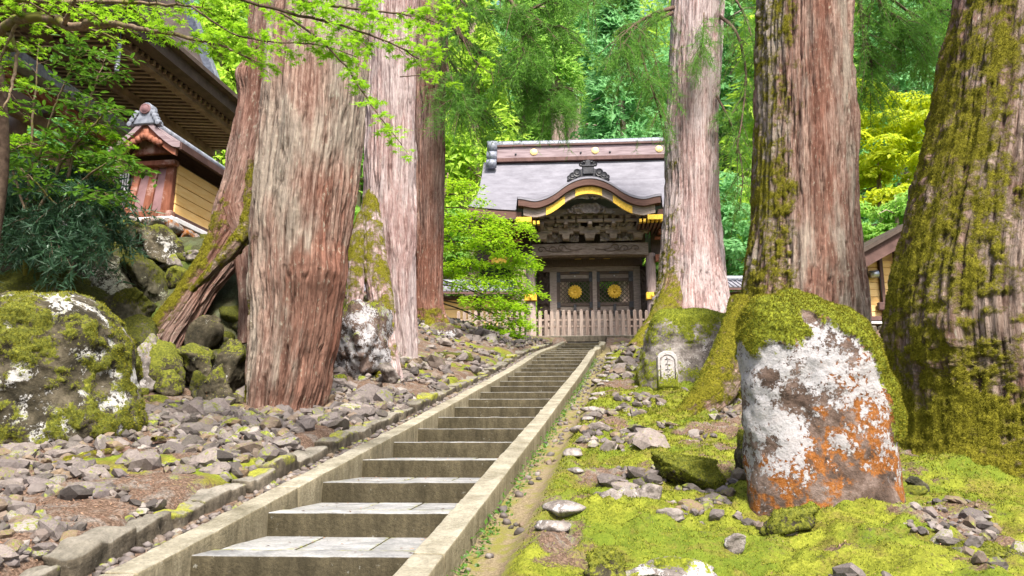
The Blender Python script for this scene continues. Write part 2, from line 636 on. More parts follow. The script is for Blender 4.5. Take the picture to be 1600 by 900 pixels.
# dressed stone of the stair
def stone_mat(name, top_lo, top_hi, side_lo, side_hi, moss=.5):
    x = Mx(name)
    g = x.node("ShaderNodeNewGeometry")
    v = g.outputs["Position"]
    nz = x.node("ShaderNodeSeparateXYZ", None, {0: g.outputs["Normal"]}).outputs[2]
    n1 = x.noise(v, 3.5, 8, .68, .4)
    n2 = x.noise(v, 38, 5, .7)
    n3 = x.noise(x.mul(v, (1, 1, .25)), 9, 6, .7)
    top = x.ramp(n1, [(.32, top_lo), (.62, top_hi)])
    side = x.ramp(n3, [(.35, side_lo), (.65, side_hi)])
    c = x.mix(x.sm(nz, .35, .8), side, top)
    c = x.mix(.6, c, x.ramp(n2, [(.3, (.38, .38, .38)), (.6, (1, 1, 1))]), 'MULTIPLY')
    c = x.mix(.45, c, x.ramp(x.rand(), [(0., (.5, .48, .44)), (.5, (.9, .88, .84)), (1., (1, 1, 1))]), 'MULTIPLY')
    c = x.mix(.5, c, x.ramp(x.noise(v, 1.6, 6, .7, .5), [(.35, (.45, .44, .38)), (.6, (1, 1, 1))]), 'MULTIPLY')
    c = x.mix(x.math('MULTIPLY', x.sm(x.math('ADD', x.attr("moss"), x.math('MULTIPLY', x.math('SUBTRACT', x.noise(v, 12, 6, .7), .5), .9)), .42, .62), moss), c, x.ramp(n2, [(.3, (.10, .11, .012)), (.65, (.28, .28, .03))]))
    c = x.mix(x.math('MULTIPLY', x.sm(x.noise(v, 17, 6, .7), .64, .70), .3), c, (.42, .42, .38))
    h = x.math('ADD', n2, x.math('MULTIPLY', n1, .9))
    return x.done(c, .88, x.bump(h, .7, .016), spec=.2)


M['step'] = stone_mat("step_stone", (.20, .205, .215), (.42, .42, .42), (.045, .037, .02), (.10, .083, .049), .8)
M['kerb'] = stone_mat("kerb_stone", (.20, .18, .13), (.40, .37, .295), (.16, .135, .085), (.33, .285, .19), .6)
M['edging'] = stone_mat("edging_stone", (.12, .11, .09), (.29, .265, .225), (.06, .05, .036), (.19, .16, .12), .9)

# ground
x = Mx("ground_soil")
v = x.node("ShaderNodeNewGeometry").outputs["Position"]
n1 = x.noise(v, 5, 8, .68, .3)
n2 = x.noise(v, 45, 5, .7)
n3 = x.noise(v, 1.1, 4, .6)
soil = x.ramp(n2, [(.3, (.04, .027, .018)), (.5, (.12, .078, .055)), (.7, (.26, .18, .135))])
soil = x.mix(x.sm(n1, .47, .62), soil, x.ramp(n2, [(.3, (.07, .06, .05)), (.7, (.27, .23, .2))]))
moss = x.ramp(x.math('ADD', x.math('MULTIPLY', n1, .5), x.math('MULTIPLY', n2, .5)), [(.3, (.035, .045, .007)), (.44, (.115, .13, .014)), (.56, (.215, .23, .026)), (.72, (.34, .34, .055))])
moss = x.mix(x.sm(n3, .42, .6), moss, x.mix(.6, moss, (.075, .125, .012)))
moss = x.mix(x.math('MULTIPLY', x.sm(x.noise(v, 2.3, 7, .72, .4), .48, .60), .8), moss, x.ramp(n2, [(.3, (.06, .05, .012)), (.7, (.21, .18, .04))]))
mm = x.sm(x.math('ADD', x.attr("moss"), x.math('ADD', x.math('MULTIPLY', x.math('SUBTRACT', n1, .5), 1.1), x.math('MULTIPLY', x.math('SUBTRACT', n2, .5), .5))), .42, .58)
c = x.mix(mm, soil, moss)
gt = x.attr("dirt")
c = x.mix(gt, c, x.mix(x.sm(n1, .45, .6), x.ramp(n2, [(.3, (.10, .075, .045)), (.7, (.30, .24, .15))]), (.17, .16, .04)))
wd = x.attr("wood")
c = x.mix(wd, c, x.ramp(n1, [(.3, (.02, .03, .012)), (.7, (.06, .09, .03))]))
M['ground'] = x.done(c, .95, x.bump(x.math('ADD', n2, x.math('MULTIPLY', x.noise(v, 120, 3), .5)), .8, .02), spec=.1)

x = Mx("moss_tuft")
c = x.ramp(x.math('ADD', x.math('MULTIPLY', x.rand(), .5), x.math('MULTIPLY', x.noise(x.node("ShaderNodeNewGeometry").outputs["Position"], 6, 4), .5)), [(.30, (.05, .058, .008)), (.44, (.12, .14, .014)), (.56, (.21, .235, .022)), (.75, (.34, .35, .042))])
M['moss'] = x.done(c, .9, spec=.1, trans=c, tfac=.35)
x = Mx("moss_olive")
c = x.ramp(x.math('ADD', x.math('MULTIPLY', x.rand(), .5), x.math('MULTIPLY', x.noise(x.node("ShaderNodeNewGeometry").outputs["Position"], 7, 4), .5)), [(.25, (.075, .075, .008)), (.5, (.20, .19, .017)), (.75, (.33, .31, .036))])
M['moss_olive'] = x.done(c, .9, spec=.1, trans=c, tfac=.3)
x = Mx("dry_litter")
c = x.ramp(x.rand(), [(.0, (.07, .035, .022)), (.5, (.20, .10, .066)), (1., (.36, .23, .15))])
M['litter'] = x.done(c, .85, spec=.2)

M['maple'] = leaf_mat("maple_leaf", (.09, .25, .010), (.23, .42, .018), (.33, .60, .025), .5)
M['maple_far'] = leaf_mat("maple_leaf_far", (.15, .34, .012), (.36, .54, .025), (.46, .70, .03), .5)
M['glossy'] = leaf_mat("glossy_leaf", (.035, .10, .012), (.10, .21, .025), (.14, .32, .02), .35, .35, .5)
M['conifer_dark'] = leaf_mat("conifer_dark", (.022, .06, .03), (.075, .15, .085), (.07, .19, .07), .3, .4)
M['cedar_needle'] = leaf_mat("cedar_needle", (.05, .14, .025), (.15, .29, .05), (.20, .46, .06), .5, .6)
M['yellow_leaf'] = leaf_mat("yellow_leaf", (.28, .40, .015), (.52, .56, .03), (.66, .74, .03), .55)
M['far_a'] = leaf_mat("far_leaf_green", (.13, .31, .05), (.32, .52, .10), (.42, .70, .13), .5)
M['far_b'] = leaf_mat("far_leaf_bright", (.22, .40, .04), (.44, .60, .08), (.55, .78, .10), .5)
M['far_c'] = leaf_mat("far_leaf_bluish", (.09, .27, .08), (.22, .46, .18), (.30, .62, .26), .5)
x = Mx("twig")
v = x.obj()
M['twig'] = x.done(x.ramp(x.noise(v, 14, 4), [(.3, (.05, .032, .022)), (.7, (.16, .11, .08))]), .9, spec=.15)
x = Mx("branch_mossy")
v = x.obj()
M['branch'] = x.done(x.mix(x.sm(x.noise(v, 3, 5), .5, .62), x.ramp(x.noise(v, 20, 4), [(.3, (.09, .06, .04)), (.7, (.26, .19, .13))]), (.15, .15, .03)), .9, spec=.15)
x = Mx("far_trunk")
v = x.obj()
M['far_trunk'] = x.done(x.ramp(x.noise(x.mul(v, (3, 3, .3)), 2, 5), [(.3, (.17, .11, .095)), (.7, (.42, .32, .29))]), .9, spec=.1)

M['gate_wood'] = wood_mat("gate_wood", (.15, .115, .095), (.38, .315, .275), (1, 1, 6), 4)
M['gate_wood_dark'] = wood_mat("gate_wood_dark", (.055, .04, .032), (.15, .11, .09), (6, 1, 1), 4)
M['column_wood'] = wood_mat("column_wood", (.16, .11, .10), (.42, .34, .33), (4, 4, .5), 4)
M['carved'] = wood_mat("carved_wood", (.16, .13, .115), (.45, .40, .37), (1, 1, 1), 6)
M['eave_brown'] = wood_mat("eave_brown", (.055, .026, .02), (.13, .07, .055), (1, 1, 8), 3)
M['hall_wood'] = wood_mat("hall_wood", (.15, .105, .082), (.38, .29, .235), (1, 1, 1), 3)
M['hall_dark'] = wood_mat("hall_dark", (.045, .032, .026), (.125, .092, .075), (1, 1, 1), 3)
M['red_wood'] = wood_mat("red_wood", (.13, .042, .022), (.30, .115, .07), (6, 6, 1), 3, .7, (.42, .28, .24))
M['purple_wood'] = wood_mat("purple_wood", (.14, .07, .075), (.30, .185, .19), (1, 1, 1), 3)
M['picket'] = wood_mat("picket_wood", (.16, .11, .088), (.39, .31, .265), (5, 5, .6), 4)
M['yellow_plank'] = wood_mat("yellow_plank", (.82, .50, .17), (.93, .67, .32), (1, 1, 6), 2.5)
M['brown_trim'] = wood_mat("brown_trim", (.06, .032, .028), (.15, .085, .075), (1, 1, 1), 3)
x = Mx("gold")
v = x.obj()
M['gold'] = x.done(x.ramp(x.noise(v, 12, 4), [(.3, (.60, .34, .02)), (.7, (.90, .60, .07))]), .42, x.bump(x.noise(v, 24, 3), .25, .01), metal=.25, spec=.5)
x = Mx("roof_copper")
v = x.obj()
n = x.noise(x.mul(v, (.5, 1, 1)), 2.2, 6, .65)
M['roof'] = x.done(x.ramp(n, [(.3, (.135, .13, .16)), (.7, (.25, .245, .285))]), .55, x.bump(x.noise(v, 9, 4), .2, .02), spec=.5)
x = Mx("ridge_purple")
v = x.obj()
M['ridge'] = x.done(x.ramp(x.noise(x.mul(v, (.4, 1, 5)), 3, 5), [(.3, (.15, .10, .108)), (.7, (.33, .255, .27))]), .55, spec=.4)
x = Mx("black_tile")
v = x.obj()
M['black'] = x.done(x.ramp(x.noise(v, 8, 4), [(.3, (.012, .012, .016)), (.7, (.05, .05, .06))]), .45, spec=.5)
x = Mx("blue_grey_tile")
v = x.obj()
M['tile'] = x.done(x.ramp(x.noise(v, 10, 5), [(.3, (.10, .11, .14)), (.7, (.26, .28, .33))]), .5, spec=.5)
x = Mx("white_plaster")
v = x.obj()
M['plaster'] = x.done(x.ramp(x.noise(v, 3, 5), [(.3, (.55, .54, .56)), (.7, (.78, .77, .78))]), .9, spec=.2)
x = Mx("steel_lamp")
x2 = Mx("pale_gold")
M['pale_gold'] = x2.done((.80, .62, .27), .5, metal=.3)
M['lamp'] = x.done((.5, .52, .55), .35, metal=.7)

# ------------------------------------------------------------------ stair line and terrain
NST = 25
KY = np.array([4.226 + 1.0535 * k if k <= 20 else 25.3 + 1.93 * (k - 20) for k in range(-2, 27)])
_zt = {1: -.735, 2: -.555, 3: -.372, 4: -.19, 5: -.005, 6: .172, 7: .358, 8: .55, 9: .74, 10: .928, 11: 1.113, 12: 1.3, 13: 1.492, 14: 1.688,
       15: 1.884, 16: 2.088, 17: 2.295, 18: 2.507, 19: 2.707, 20: 2.90, 21: 3.185, 22: 3.49, 23: 3.82, 24: 4.19, 25: 4.42, 26: 4.66}
KZ = np.array([_zt.get(k, -.735 + .18 * (k - 1)) for k in range(-2, 27)])
SW = 1.5                                    # clear width between the kerbs


def s_of(Y):
    return np.interp(Y, KY, KZ)


def xl_of(Y):
    return -2.96 + .1595 * np.asarray(Y, float)


def xc_of(Y):
    return xl_of(np.clip(Y, -5, 37)) + SW / 2


def base_of(x, Y):
    """smooth ground height without small bumps"""
    x = np.asarray(x, float)
    Y = np.asarray(Y, float)
    s = s_of(Y)
    u = x - xc_of(Y)
    L = np.maximum(-u - 1.35, 0)
    R = np.maximum(u - 1.35, 0)
    aL = np.interp(Y, [4, 8, 12, 16, 22, 28, 34], [.05, .07, .09, .17, .27, .30, .10])
    aR = np.interp(Y, [4, 9, 14, 20, 27, 34], [0.0, 0.0, .04, .09, .16, .02])
    z = s + sstep(1.25, 1.5, -u) * .17 + aL * np.minimum(L, 7) + aR * np.minimum(R, 8)
    z = z - sstep(.8, 1.0, u) * (1 - sstep(1.2, 1.5, u)) * .16 - .06 * sstep(1.3, 1.6, u)
    # rock bank on the left
    bank = sstep(11.6, 14.0, Y + .18 * (x + 6)) * sstep(3.35, 5.2, -u)
    z = z * (1 - bank) + np.maximum(z, 3.75) * bank
    # right terrace
    z = z + sstep(5.5, 9, u) * sstep(13, 19, Y) * .35
    # gate terrace and the hill
    ter = sstep(33.0, 35.0, Y)
    z = z * (1 - ter) + ter * np.maximum(4.66, z * .15 + 4.66 * .85)
    # the path lies inside the flight of steps
    path = (1 - sstep(.86, .93, np.abs(u))) * (1 - sstep(34.8, 35.4, Y))
    z = z - path * .75
    r = np.maximum(Y - 48 + .12 * np.abs(x - 8), 0)
    z = z + .74 * r * sstep(0, 14, r)
    side = np.maximum(np.abs(x + 4) - 34, 0)
    z = z + .5 * side * sstep(0, 12, side)
    return np.where(z > 60, 60 + 55 * np.tanh((z - 60) / 55), z)


def bumps(x, Y):
    x = np.asarray(x, float)
    Y = np.asarray(Y, float)
    u = x - xc_of(Y)
    p = np.stack([x, Y, 0 * x], -1)
    right = sstep(1.3, 1.6, u)
    left = sstep(1.4, 1.7, -u)
    far = 1 - .6 * sstep(30, 36, Y)
    m = .14 * fbm(p * 1.1, 3, 3) + .075 * fbm(p * 3.2, 3, 4) + .08 * np.maximum(fbm(p * 7.5, 3, 14), -.1)
    return far * (right * m + left * (.06 * fbm(p * 1.4, 4, 5) + .03 * fbm(p * 6, 2, 15)))


def ground_z(x, Y):
    return base_of(x, Y) + bumps(x, Y)


def moss_of(x, Y):
    x = np.asarray(x, float)
    Y = np.asarray(Y, float)
    u = x - xc_of(Y)
    p = np.stack([x, Y, 0 * x], -1)
    n = fbm(p * .85, 3, 31) + .5 * fbm(p * 2.6, 3, 32)
    right = .70 + .62 * n - .2 * sstep(14, 24, Y) - .35 * sstep(2.5, 4.5, u) * (1 - sstep(5.2, 6.8, Y)) * sstep(.0, .3, n)
    left = .27 + .75 * n + .12 * sstep(12, 20, Y)
    return np.where(u > 1.3, right, np.where(u < -1.3, left, .25))


yy = np.concatenate([[1.5], 3.6 * np.exp(np.linspace(0, math.log(60 / 3.6), 400)), np.geomspace(62, 240, 30)])
uu = np.concatenate([-np.geomspace(1.7, 1.12, 6), np.linspace(-1.05, 1.15, 480), np.geomspace(1.2, 1.7, 6)])
GY, GU = np.meshgrid(yy, uu, indexing='ij')
GX = GU * (GY * .82 + .6)
GZ = ground_z(GX, GY)
gu = GX - xc_of(GY)
gV = np.stack([GX, GY, GZ], -1).reshape(-1, 3)
dirt = (sstep(.85, .95, gu) * (1 - sstep(1.25, 1.5, gu + .12 * fbm(gV.reshape(GX.shape + (3,)) * 2.2, 3, 8)))) * (1 - sstep(30, 34, GY))
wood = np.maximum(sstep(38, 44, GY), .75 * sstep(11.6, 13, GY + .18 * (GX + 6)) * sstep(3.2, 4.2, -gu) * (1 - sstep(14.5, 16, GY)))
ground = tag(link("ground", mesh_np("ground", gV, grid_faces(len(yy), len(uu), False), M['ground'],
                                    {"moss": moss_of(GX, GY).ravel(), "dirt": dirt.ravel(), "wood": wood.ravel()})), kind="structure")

# ------------------------------------------------------------------ the flight of steps
stairs = tag(link("stone_stairway", None), kind="structure")
STYAW = math.radians(-2.5)
step_meshes = {}


def stone_block(name, s, b, n, amp, seed, mat, parent, loc, R, tiltz=None, mossf=None):
    V, Fc = rbox(s, b, n)
    p = V + seed * 3.17
    d = V / (np.linalg.norm(V, axis=1)[:, None] + 1e-6)
    V = V + d * (amp * fbm(p * 4.5, 4, seed))[:, None] + (amp * .5 * fbm(p * 17, 3, seed + 3))[:, None] * d
    Vr = V @ R.T
    attrs = {"moss": mossf(V, s) if mossf else np.full(len(V), .2)}
    return link(name, mesh_np(name, Vr, Fc, mat, attrs), parent, loc)


for k in range(-1, NST + 1):
    i = k + 2
    y0, y1, z0 = KY[i], KY[i + 1], KZ[i]
    rise = z0 - KZ[i - 1]
    near = k <= 7
    xm = float(xc_of(y0))
    Rz = rotz(STYAW)
    # riser stone: the front edge of the step
    nd = .30
    c = np.array([xm, y0 + nd / 2, z0 - (rise + .14) / 2])
    mf = lambda V, s: .18 + .35 * (V[:, 2] > s[2] / 2 - .05) * (V[:, 1] > .05) + .12 * (np.abs(V[:, 0]) > s[0] / 2 - .15)
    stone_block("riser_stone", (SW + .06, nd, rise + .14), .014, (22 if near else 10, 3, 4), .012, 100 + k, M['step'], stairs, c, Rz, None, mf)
    # paving behind it
    cuts = [-.5, -.5 + .30 + .12 * rng.random(), .5 - .26 - .12 * rng.random(), .5] if near else [-.5, .5]
    L = y1 - y0 - nd + .05
    for a, b in zip(cuts[:-1], cuts[1:]):
        w = (b - a) * (SW + .06)
        off = Rz @ np.array([(a + b) / 2 * (SW + .06), 0, 0])
        c = np.array([xm + .16 * (nd + L / 2) + off[0], y0 + nd + L / 2 + off[1] + .004, z0 - .05 - .004 + rng.uniform(-.004, .004)])
        mf = lambda V, s: .14 + .34 * ((np.abs(V[:, 0]) > s[0] / 2 - .03) | (np.abs(V[:, 1]) > s[1] / 2 - .035))
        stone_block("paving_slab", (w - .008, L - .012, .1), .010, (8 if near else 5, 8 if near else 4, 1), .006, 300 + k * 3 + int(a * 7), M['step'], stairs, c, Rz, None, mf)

# kerb stones on both sides, laid along the slope
kb = [3.0]
while kb[-1] < 33.4:
    kb.append(min(kb[-1] + rng.uniform(1.7, 2.3), 33.6))
for side in (-1, 1):
    for a, b in zip(kb[:-1], kb[1:]):
        if side > 0:
            a, b = a + .35, b + .35
            if a > 33:
                continue
        wob = (0 if side < 0 or a < 24 else .05 * math.sin(a * 1.7))
        off = side * (SW / 2 + .11) + wob

        def pt(Y):
            return np.array([float(xc_of(Y)) + off, Y, float(s_of(Y)) + .02])
        p, q = pt(a), pt(b)
        d = q - p
        Ln = np.linalg.norm(d)
        d /= Ln
        sx = np.cross(d, [0, 0, 1.0])
        sx /= np.linalg.norm(sx)
        R = np.stack([sx, d, np.cross(sx, d)], 1)
        c = (p + q) / 2 + R[:, 2] * (.045 - .19)
        mf = lambda V, s, side=side: .12 + .55 * sstep(-.02, -.16, V[:, 2]) * (V[:, 0] * side > 0) + .1 * (np.abs(V[:, 1]) > s[1] / 2 - .05)
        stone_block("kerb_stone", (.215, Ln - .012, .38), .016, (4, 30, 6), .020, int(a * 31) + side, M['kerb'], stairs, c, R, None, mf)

# edging blocks holding up the gravel on the left
edging = thing("edging_wall", "low row of rough mossy blocks between the loose cobbles and the left kerb of the steps", "stone edging", (-2.6, 6.0, -.6))
y = 3.6
j = 0
while y < 32:
    L = rng.uniform(.38, .8) if y < 12 else rng.uniform(.5, 1.0)
    u0 = -1.29 + rng.uniform(-.03, .03)
    c = np.array([float(xc_of(y + L / 2)) + u0, y + L / 2, float(s_of(y + L / 2)) - .02 + rng.uniform(-.03, .03)])
    slope = math.atan(.178)
    R = rotz(-.158 + rng.uniform(-.06, .06)) @ rotx(slope) @ roty(rng.uniform(-.06, .06))
    V, Fc = rbox((.24 + rng.uniform(-.05, .06), L - .02, .36 + rng.uniform(-.08, .03)), .03, (6, 12, 7))
    V[:, 2] *= .86
    p = V + j * 2.3
    V = V + V / (np.linalg.norm(V, axis=1)[:, None]) * (.085 * fbm(p * 4, 4, j) + .02 * fbm(p * 14, 2, j))[:, None]
    ms = .02 + .34 * (V[:, 2] > .1) + .55 * fbm(p * 2, 3, j + 9)
    part("block", edging, (V @ R.T) + c, Fc, M['edging'], {"moss": ms})
    y += L
    j += 1

# ------------------------------------------------------------------ giant cedars
def scatter_on(V, Fc, dens, mask, size, mat, name, root, up=.5, seed=0):
    """short moss blades on the faces of a mesh where the mask is high"""
    r_ = np.random.default_rng(seed)
    Fc = np.asarray(Fc)
    tri = np.vstack([Fc[:, [0, 1, 2]], Fc[:, [0, 2, 3]]]) if Fc.shape[1] == 4 else Fc
    A, B, C = V[tri[:, 0]], V[tri[:, 1]], V[tri[:, 2]]
    n = np.cross(B - A, C - A)
    ar = np.linalg.norm(n, axis=1) / 2
    mk = np.clip((mask[tri].mean(1) - .42) * 4, 0, 1)
    w = ar * mk
    k = int(w.sum() * dens)
    if k < 3:
        return None
    k = min(k, 90000)
    pick = r_.choice(len(tri), k, p=w / w.sum())
    a, b = r_.random(k), r_.random(k)
    fl = a + b > 1
    a[fl], b[fl] = 1 - a[fl], 1 - b[fl]
    P = A[pick] + (B - A)[pick] * a[:, None] + (C - A)[pick] * b[:, None]
    nn = n[pick] / (2 * ar[pick][:, None] + 1e-12)
    D = r_.normal(size=(k, 3))
    N = nn * 1.0 + D * .55 + np.array([0, 0, up])
    Vb, Fb = instances(P - nn * size * .15, N, np.cross(N, D), size * r_.uniform(.5, 1.3, k), BLADE[0], BLADE[1])
    o = part(name, root, Vb, Fb, mat, None, False)
    o["kind"] = "stuff"
    return o


def bark_trunk(root, P, R, nt, nz, mat, seed, mossf=None, lobes=0.0, lobe_h=1.5, amp=1.0, name="trunk", post=None, fuzz=0, fuzz_mat='moss_olive', fuzz_size=.03, redf=None):
    PR = catmull(np.column_stack([P, R]), nz)
    Pc, Rc = PR[:, :3], PR[:, 3]
    g, out, th = tube_grid(Pc, Rc, nt)
    s = np.concatenate([[0], np.cumsum(np.linalg.norm(np.diff(Pc, axis=0), axis=1))])
    R0 = float(np.median(Rc))
    TT, SS = np.meshgrid(th, s)
    # angle measured in world so that "towards the camera" is known
    bc = np.stack([np.cos(TT) * R0, np.sin(TT) * R0, SS], -1)
    wob = .10 * vnoise(np.stack([np.cos(TT), np.sin(TT), SS * .35], -1) * 1.3 + seed, seed)
    tw = TT + wob
    q = np.stack([np.cos(tw) * R0, np.sin(tw) * R0, SS], -1)
    n1 = fbm(q * np.array([10.5, 10.5, .55]) + seed * 5, 4, seed)
    n2 = fbm(q * np.array([24, 24, 1.9]) + seed * 3, 3, seed + 1)
    n3 = fbm(q * np.array([1.5, 1.5, .5]) + seed * 2, 3, seed + 2)
    fis = np.exp(-(n1 / .055) ** 2)
    plate = .5 * sstep(-.02, .05, n1) + .5 * sstep(.14, .2, n1)
    n0 = fbm(q * np.array([3.4, 3.4, .2]) + seed * 7, 3, seed + 12)
    d = amp * (.05 * n0 + .024 * plate - .024 * fis + .026 * n2 + .008 * sstep(-.03, .03, n2)) + .075 * R0 * n3
    fl = np.exp(-np.maximum(SS, 0) / lobe_h)
    lob = lobes * Rc[:, None] * fl * (np.abs(np.sin(TT * 2.5 + seed + n3)) ** 1.5 - .4)
    d = d + lob
    fur = np.clip(fis * 1.05 + .45 * np.exp(-(n2 / .06) ** 2), 0, 1)
    redm = np.zeros_like(d) if redf is None else redf(g, out, TT, SS)
    if post is not None:
        d = d + post(g, out, TT, SS)
    moss = np.zeros_like(d)
    if mossf is not None:
        moss = mossf(g, out, TT, SS) + .36 * fbm(g * 2.3 + seed, 4, seed + 8) + .50 * fbm(g * 9 + seed, 4, seed + 18) - .12 * fis
        cl = sstep(.42, .6, moss)
        d = d * (1 - .65 * cl) + cl * (.010 + .030 * fbm(g * 9, 3, seed + 9))
    V = (g + out * d[..., None]).reshape(-1, 3)
    Fq = grid_faces(len(Pc), nt)
    o = part(name, root, V, Fq, mat, {"bc": bc.reshape(-1, 3), "fur": fur.ravel(), "moss": moss.ravel(), "red": redm.ravel()})
    if fuzz:
        scatter_on(V, Fq, fuzz, moss.ravel(), fuzz_size, M[fuzz_mat], "moss_cover", root, .3, seed)
    return o


def rows_to_axis(Y, rows, top, dY=None):
    """rows (py, xl, xr) of an outline at distance Y: centre line and radii, bottom first"""
    P, R = [], []
    for py, xl, xr in sorted(rows, key=lambda r: -r[0]):
        a, b = Wp(xl, py, Y), Wp(xr, py, Y)
        P.append((a + b) / 2)
        R.append((b[0] - a[0]) / 2)
    P, R = np.array(P), np.array(R)
    if top:
        d = P[-1] - P[-2]
        d = d / d[2]
        dr = (R[-1] - R[-2]) / (P[-1][2] - P[-2][2])
        h = top - P[-1][2]
        P = np.vstack([P, P[-1] + d * h * .5, P[-1] + d * h])
        R = np.concatenate([R, [max(R[-1] + dr * h * .4, R[-1] * .85), max(R[-1] + dr * h * .7, R[-1] * .7)]])
    return P, R


def root_tube(tree, pts, rad, mat, seed, mossf, nt=64, nz=70, amp=.7, fuzz=0, fm='moss_olive', fs=.03):
    return bark_trunk(tree, np.array(pts), np.array(rad), nt, nz, mat, seed, mossf, amp=amp, name="root", fuzz=fuzz, fuzz_mat=fm, fuzz_size=fs)


def up_moss(lvl, k=.6):
    return lambda g, out, TT, SS: lvl + k * out[..., 2]


# --- front left cedar: waist below a burl, big root at its right
Yt = 11.0
P, R = rows_to_axis(Yt, [(690, 378, 508), (655, 382, 496), (632, 385, 497), (600, 387, 508), (560, 392, 516), (520, 395, 526), (480, 396, 532), (445, 394, 536), (410, 394, 540), (360, 395, 546), (300, 400, 554), (220, 407, 564), (120, 414, 570), (0, 424, 574)], 13)
cedar1 = thing("cedar_tree", "giant cedar nearest the steps on the left, its trunk narrowing below a burl", "tree", (P[1][0], Yt, P[1][2] + .05))
burl = Wp(520, 428, Yt - .45)
burl2 = Wp(450, 440, Yt - .6)


def burl_f(g, out, TT, SS):
    d = np.linalg.norm((g - burl) * np.array([1, 1, 1.35]), axis=-1)
    d2 = np.linalg.norm((g - burl2) * np.array([1, 1, 1.6]), axis=-1)
    z = g[..., 2]
    lip = sstep(burl[2] - .32, burl[2] - .12, z) * (1 - sstep(burl[2] + .05, burl[2] + .7, z))
    right = sstep(-.35, .35, out[..., 0])
    return .075 * np.exp(-(d / .38) ** 2) * (1 + .6 * vnoise(g * 5, 5)) + .03 * np.exp(-(d2 / .5) ** 2) * (1 + .5 * vnoise(g * 4, 6)) + .012 * lip * right * (1 + .8 * vnoise(g * 4, 9))


def c1_moss(g, out, TT, SS):
    z = g[..., 2]
    left = sstep(.25, .95, -out[..., 0])
    return -.35 + .72 * left * (.55 + .45 * sstep(3.6, 1.5, z)) + .45 * sstep(.95, .45, z) * sstep(-.2, .8, -out[..., 0])


bark_trunk(cedar1, P, R, 300, 330, M['bark_warm'], 3, c1_moss, .10, .6, 1.25, post=burl_f, fuzz=3500, fuzz_size=.02, redf=lambda g, out, TT, SS: .10 + .36 * sstep(-.3, .5, out[..., 0]) * sstep(6, 3.4, g[..., 2]) + .24 * sstep(2.9, 2.4, g[..., 2]) * sstep(-.5, .2, out[..., 0]))
A = [Wp(x, y, d) for x, y, d in ((392, 250, 11.35), (392, 340, 11.3), (368, 385, 11.25), (330, 425, 11.3), (300, 455, 11.4))]
root_tube(cedar1, A, [.05, .13, .12, .07, .03], M['bark_warm'], 7, up_moss(.55, .3), 60, 90, fuzz=2500)

# --- leaning cedar behind it on the left, with its great root
A = [Wp(x, y, d) for x, y, d in ((228, 585, 12.0), (256, 530, 12.1), (282, 492, 12.2), (310, 448, 12.35), (338, 408, 12.5), (360, 370, 12.65), (377, 322, 12.8), (394, 245, 12.9), (412, 145, 13.0), (423, 40, 13.0), (430, -60, 13.0))]
P = np.array(A)
R = np.array([.36, .32, .29, .28, .31, .36, .41, .40, .38, .37, .36])
d = P[-1] - P[-2]
P = np.vstack([P, P[-1] + d * 3])
R = np.append(R, .36)
cedar2 = thing("cedar_tree", "leaning reddish cedar trunk rising from a thick slanting root above the piled rocks", "tree", P[0])


def c2_moss(g, out, TT, SS):
    z = g[..., 2]
    return -.05 + (.75 * out[..., 2] + .30 * sstep(4.4, 3.0, z) - .12 * out[..., 0]) * sstep(5.2, 3.6, z) + .25 * sstep(4.5, 2.5, z) * out[..., 0] * -1


knob = Wp(374, 115, 12.75)
bark_trunk(cedar2, P, R, 180, 260, M['bark_red'], 23, c2_moss, amp=1.2, fuzz=3000, fuzz_size=.022, redf=lambda g, out, TT, SS: .25 + .0 * TT,
           post=lambda g, out, TT, SS: .16 * np.exp(-(np.linalg.norm(g - knob, axis=-1) / .26) ** 2))
A = [Wp(x, y, d) for x, y, d in ((372, 330, 12.6), (388, 400, 12.5), (392, 470, 12.3), (396, 540, 12.2))]
root_tube(cedar2, A, [.30, .24, .2, .24], M['bark_red'], 29, up_moss(-.3), 60, 60)

# --- pale cedar with a mossy root over a rock
Yt = 17.0
P, R = rows_to_axis(Yt, [(590, 588, 652), (545, 590, 652), (500, 586, 650), (450, 578, 648), (380, 572, 647), (300, 570, 647), (200, 571, 648), (100, 573, 649), (0, 576, 650)], 17)
cedar3 = thing("cedar_tree", "tall pale grey cedar between the nearest left cedar and the red-brown one", "tree", (P[1][0], Yt, P[1][2] + .1))


def c3_moss(g, out, TT, SS):
    z = g[..., 2]
    return -.25 + .85 * sstep(3.0, 1.9, z) * sstep(-.3, .8, -out[..., 0]) + .25 * sstep(2.4, 1.8, z)


bark_trunk(cedar3, P, R, 180, 240, M['bark_pale'], 41, c3_moss, .10, .8, 1.2, fuzz=1500, fuzz_size=.025)
A = [Wp(x, y, d) for x, y, d in ((598, 262, 17.0), (580, 320, 16.6), (582, 370, 16.1), (588, 425, 15.6), (597, 480, 15.1), (602, 540, 14.6), (606, 600, 14.3))]
root_tube(cedar3, A, [.12, .20, .23, .24, .22, .21, .28], M['bark_pale'], 43, lambda g, out, TT, SS: .42 + .3 * out[..., 2] - .45 * out[..., 0] * sstep(2.5, 1.4, g[..., 2]), 80, 110, fuzz=1500)
A = [Wp(x, y, d) for x, y, d in ((590, 300, 16.9), (568, 345, 16.4), (556, 400, 15.7), (556, 455, 15.1), (548, 520, 14.6))]
root_tube(cedar3, A, [.11, .16, .17, .15, .11], M['bark_pale'], 47, up_moss(.34, .3), 60, 60, fuzz=1500)

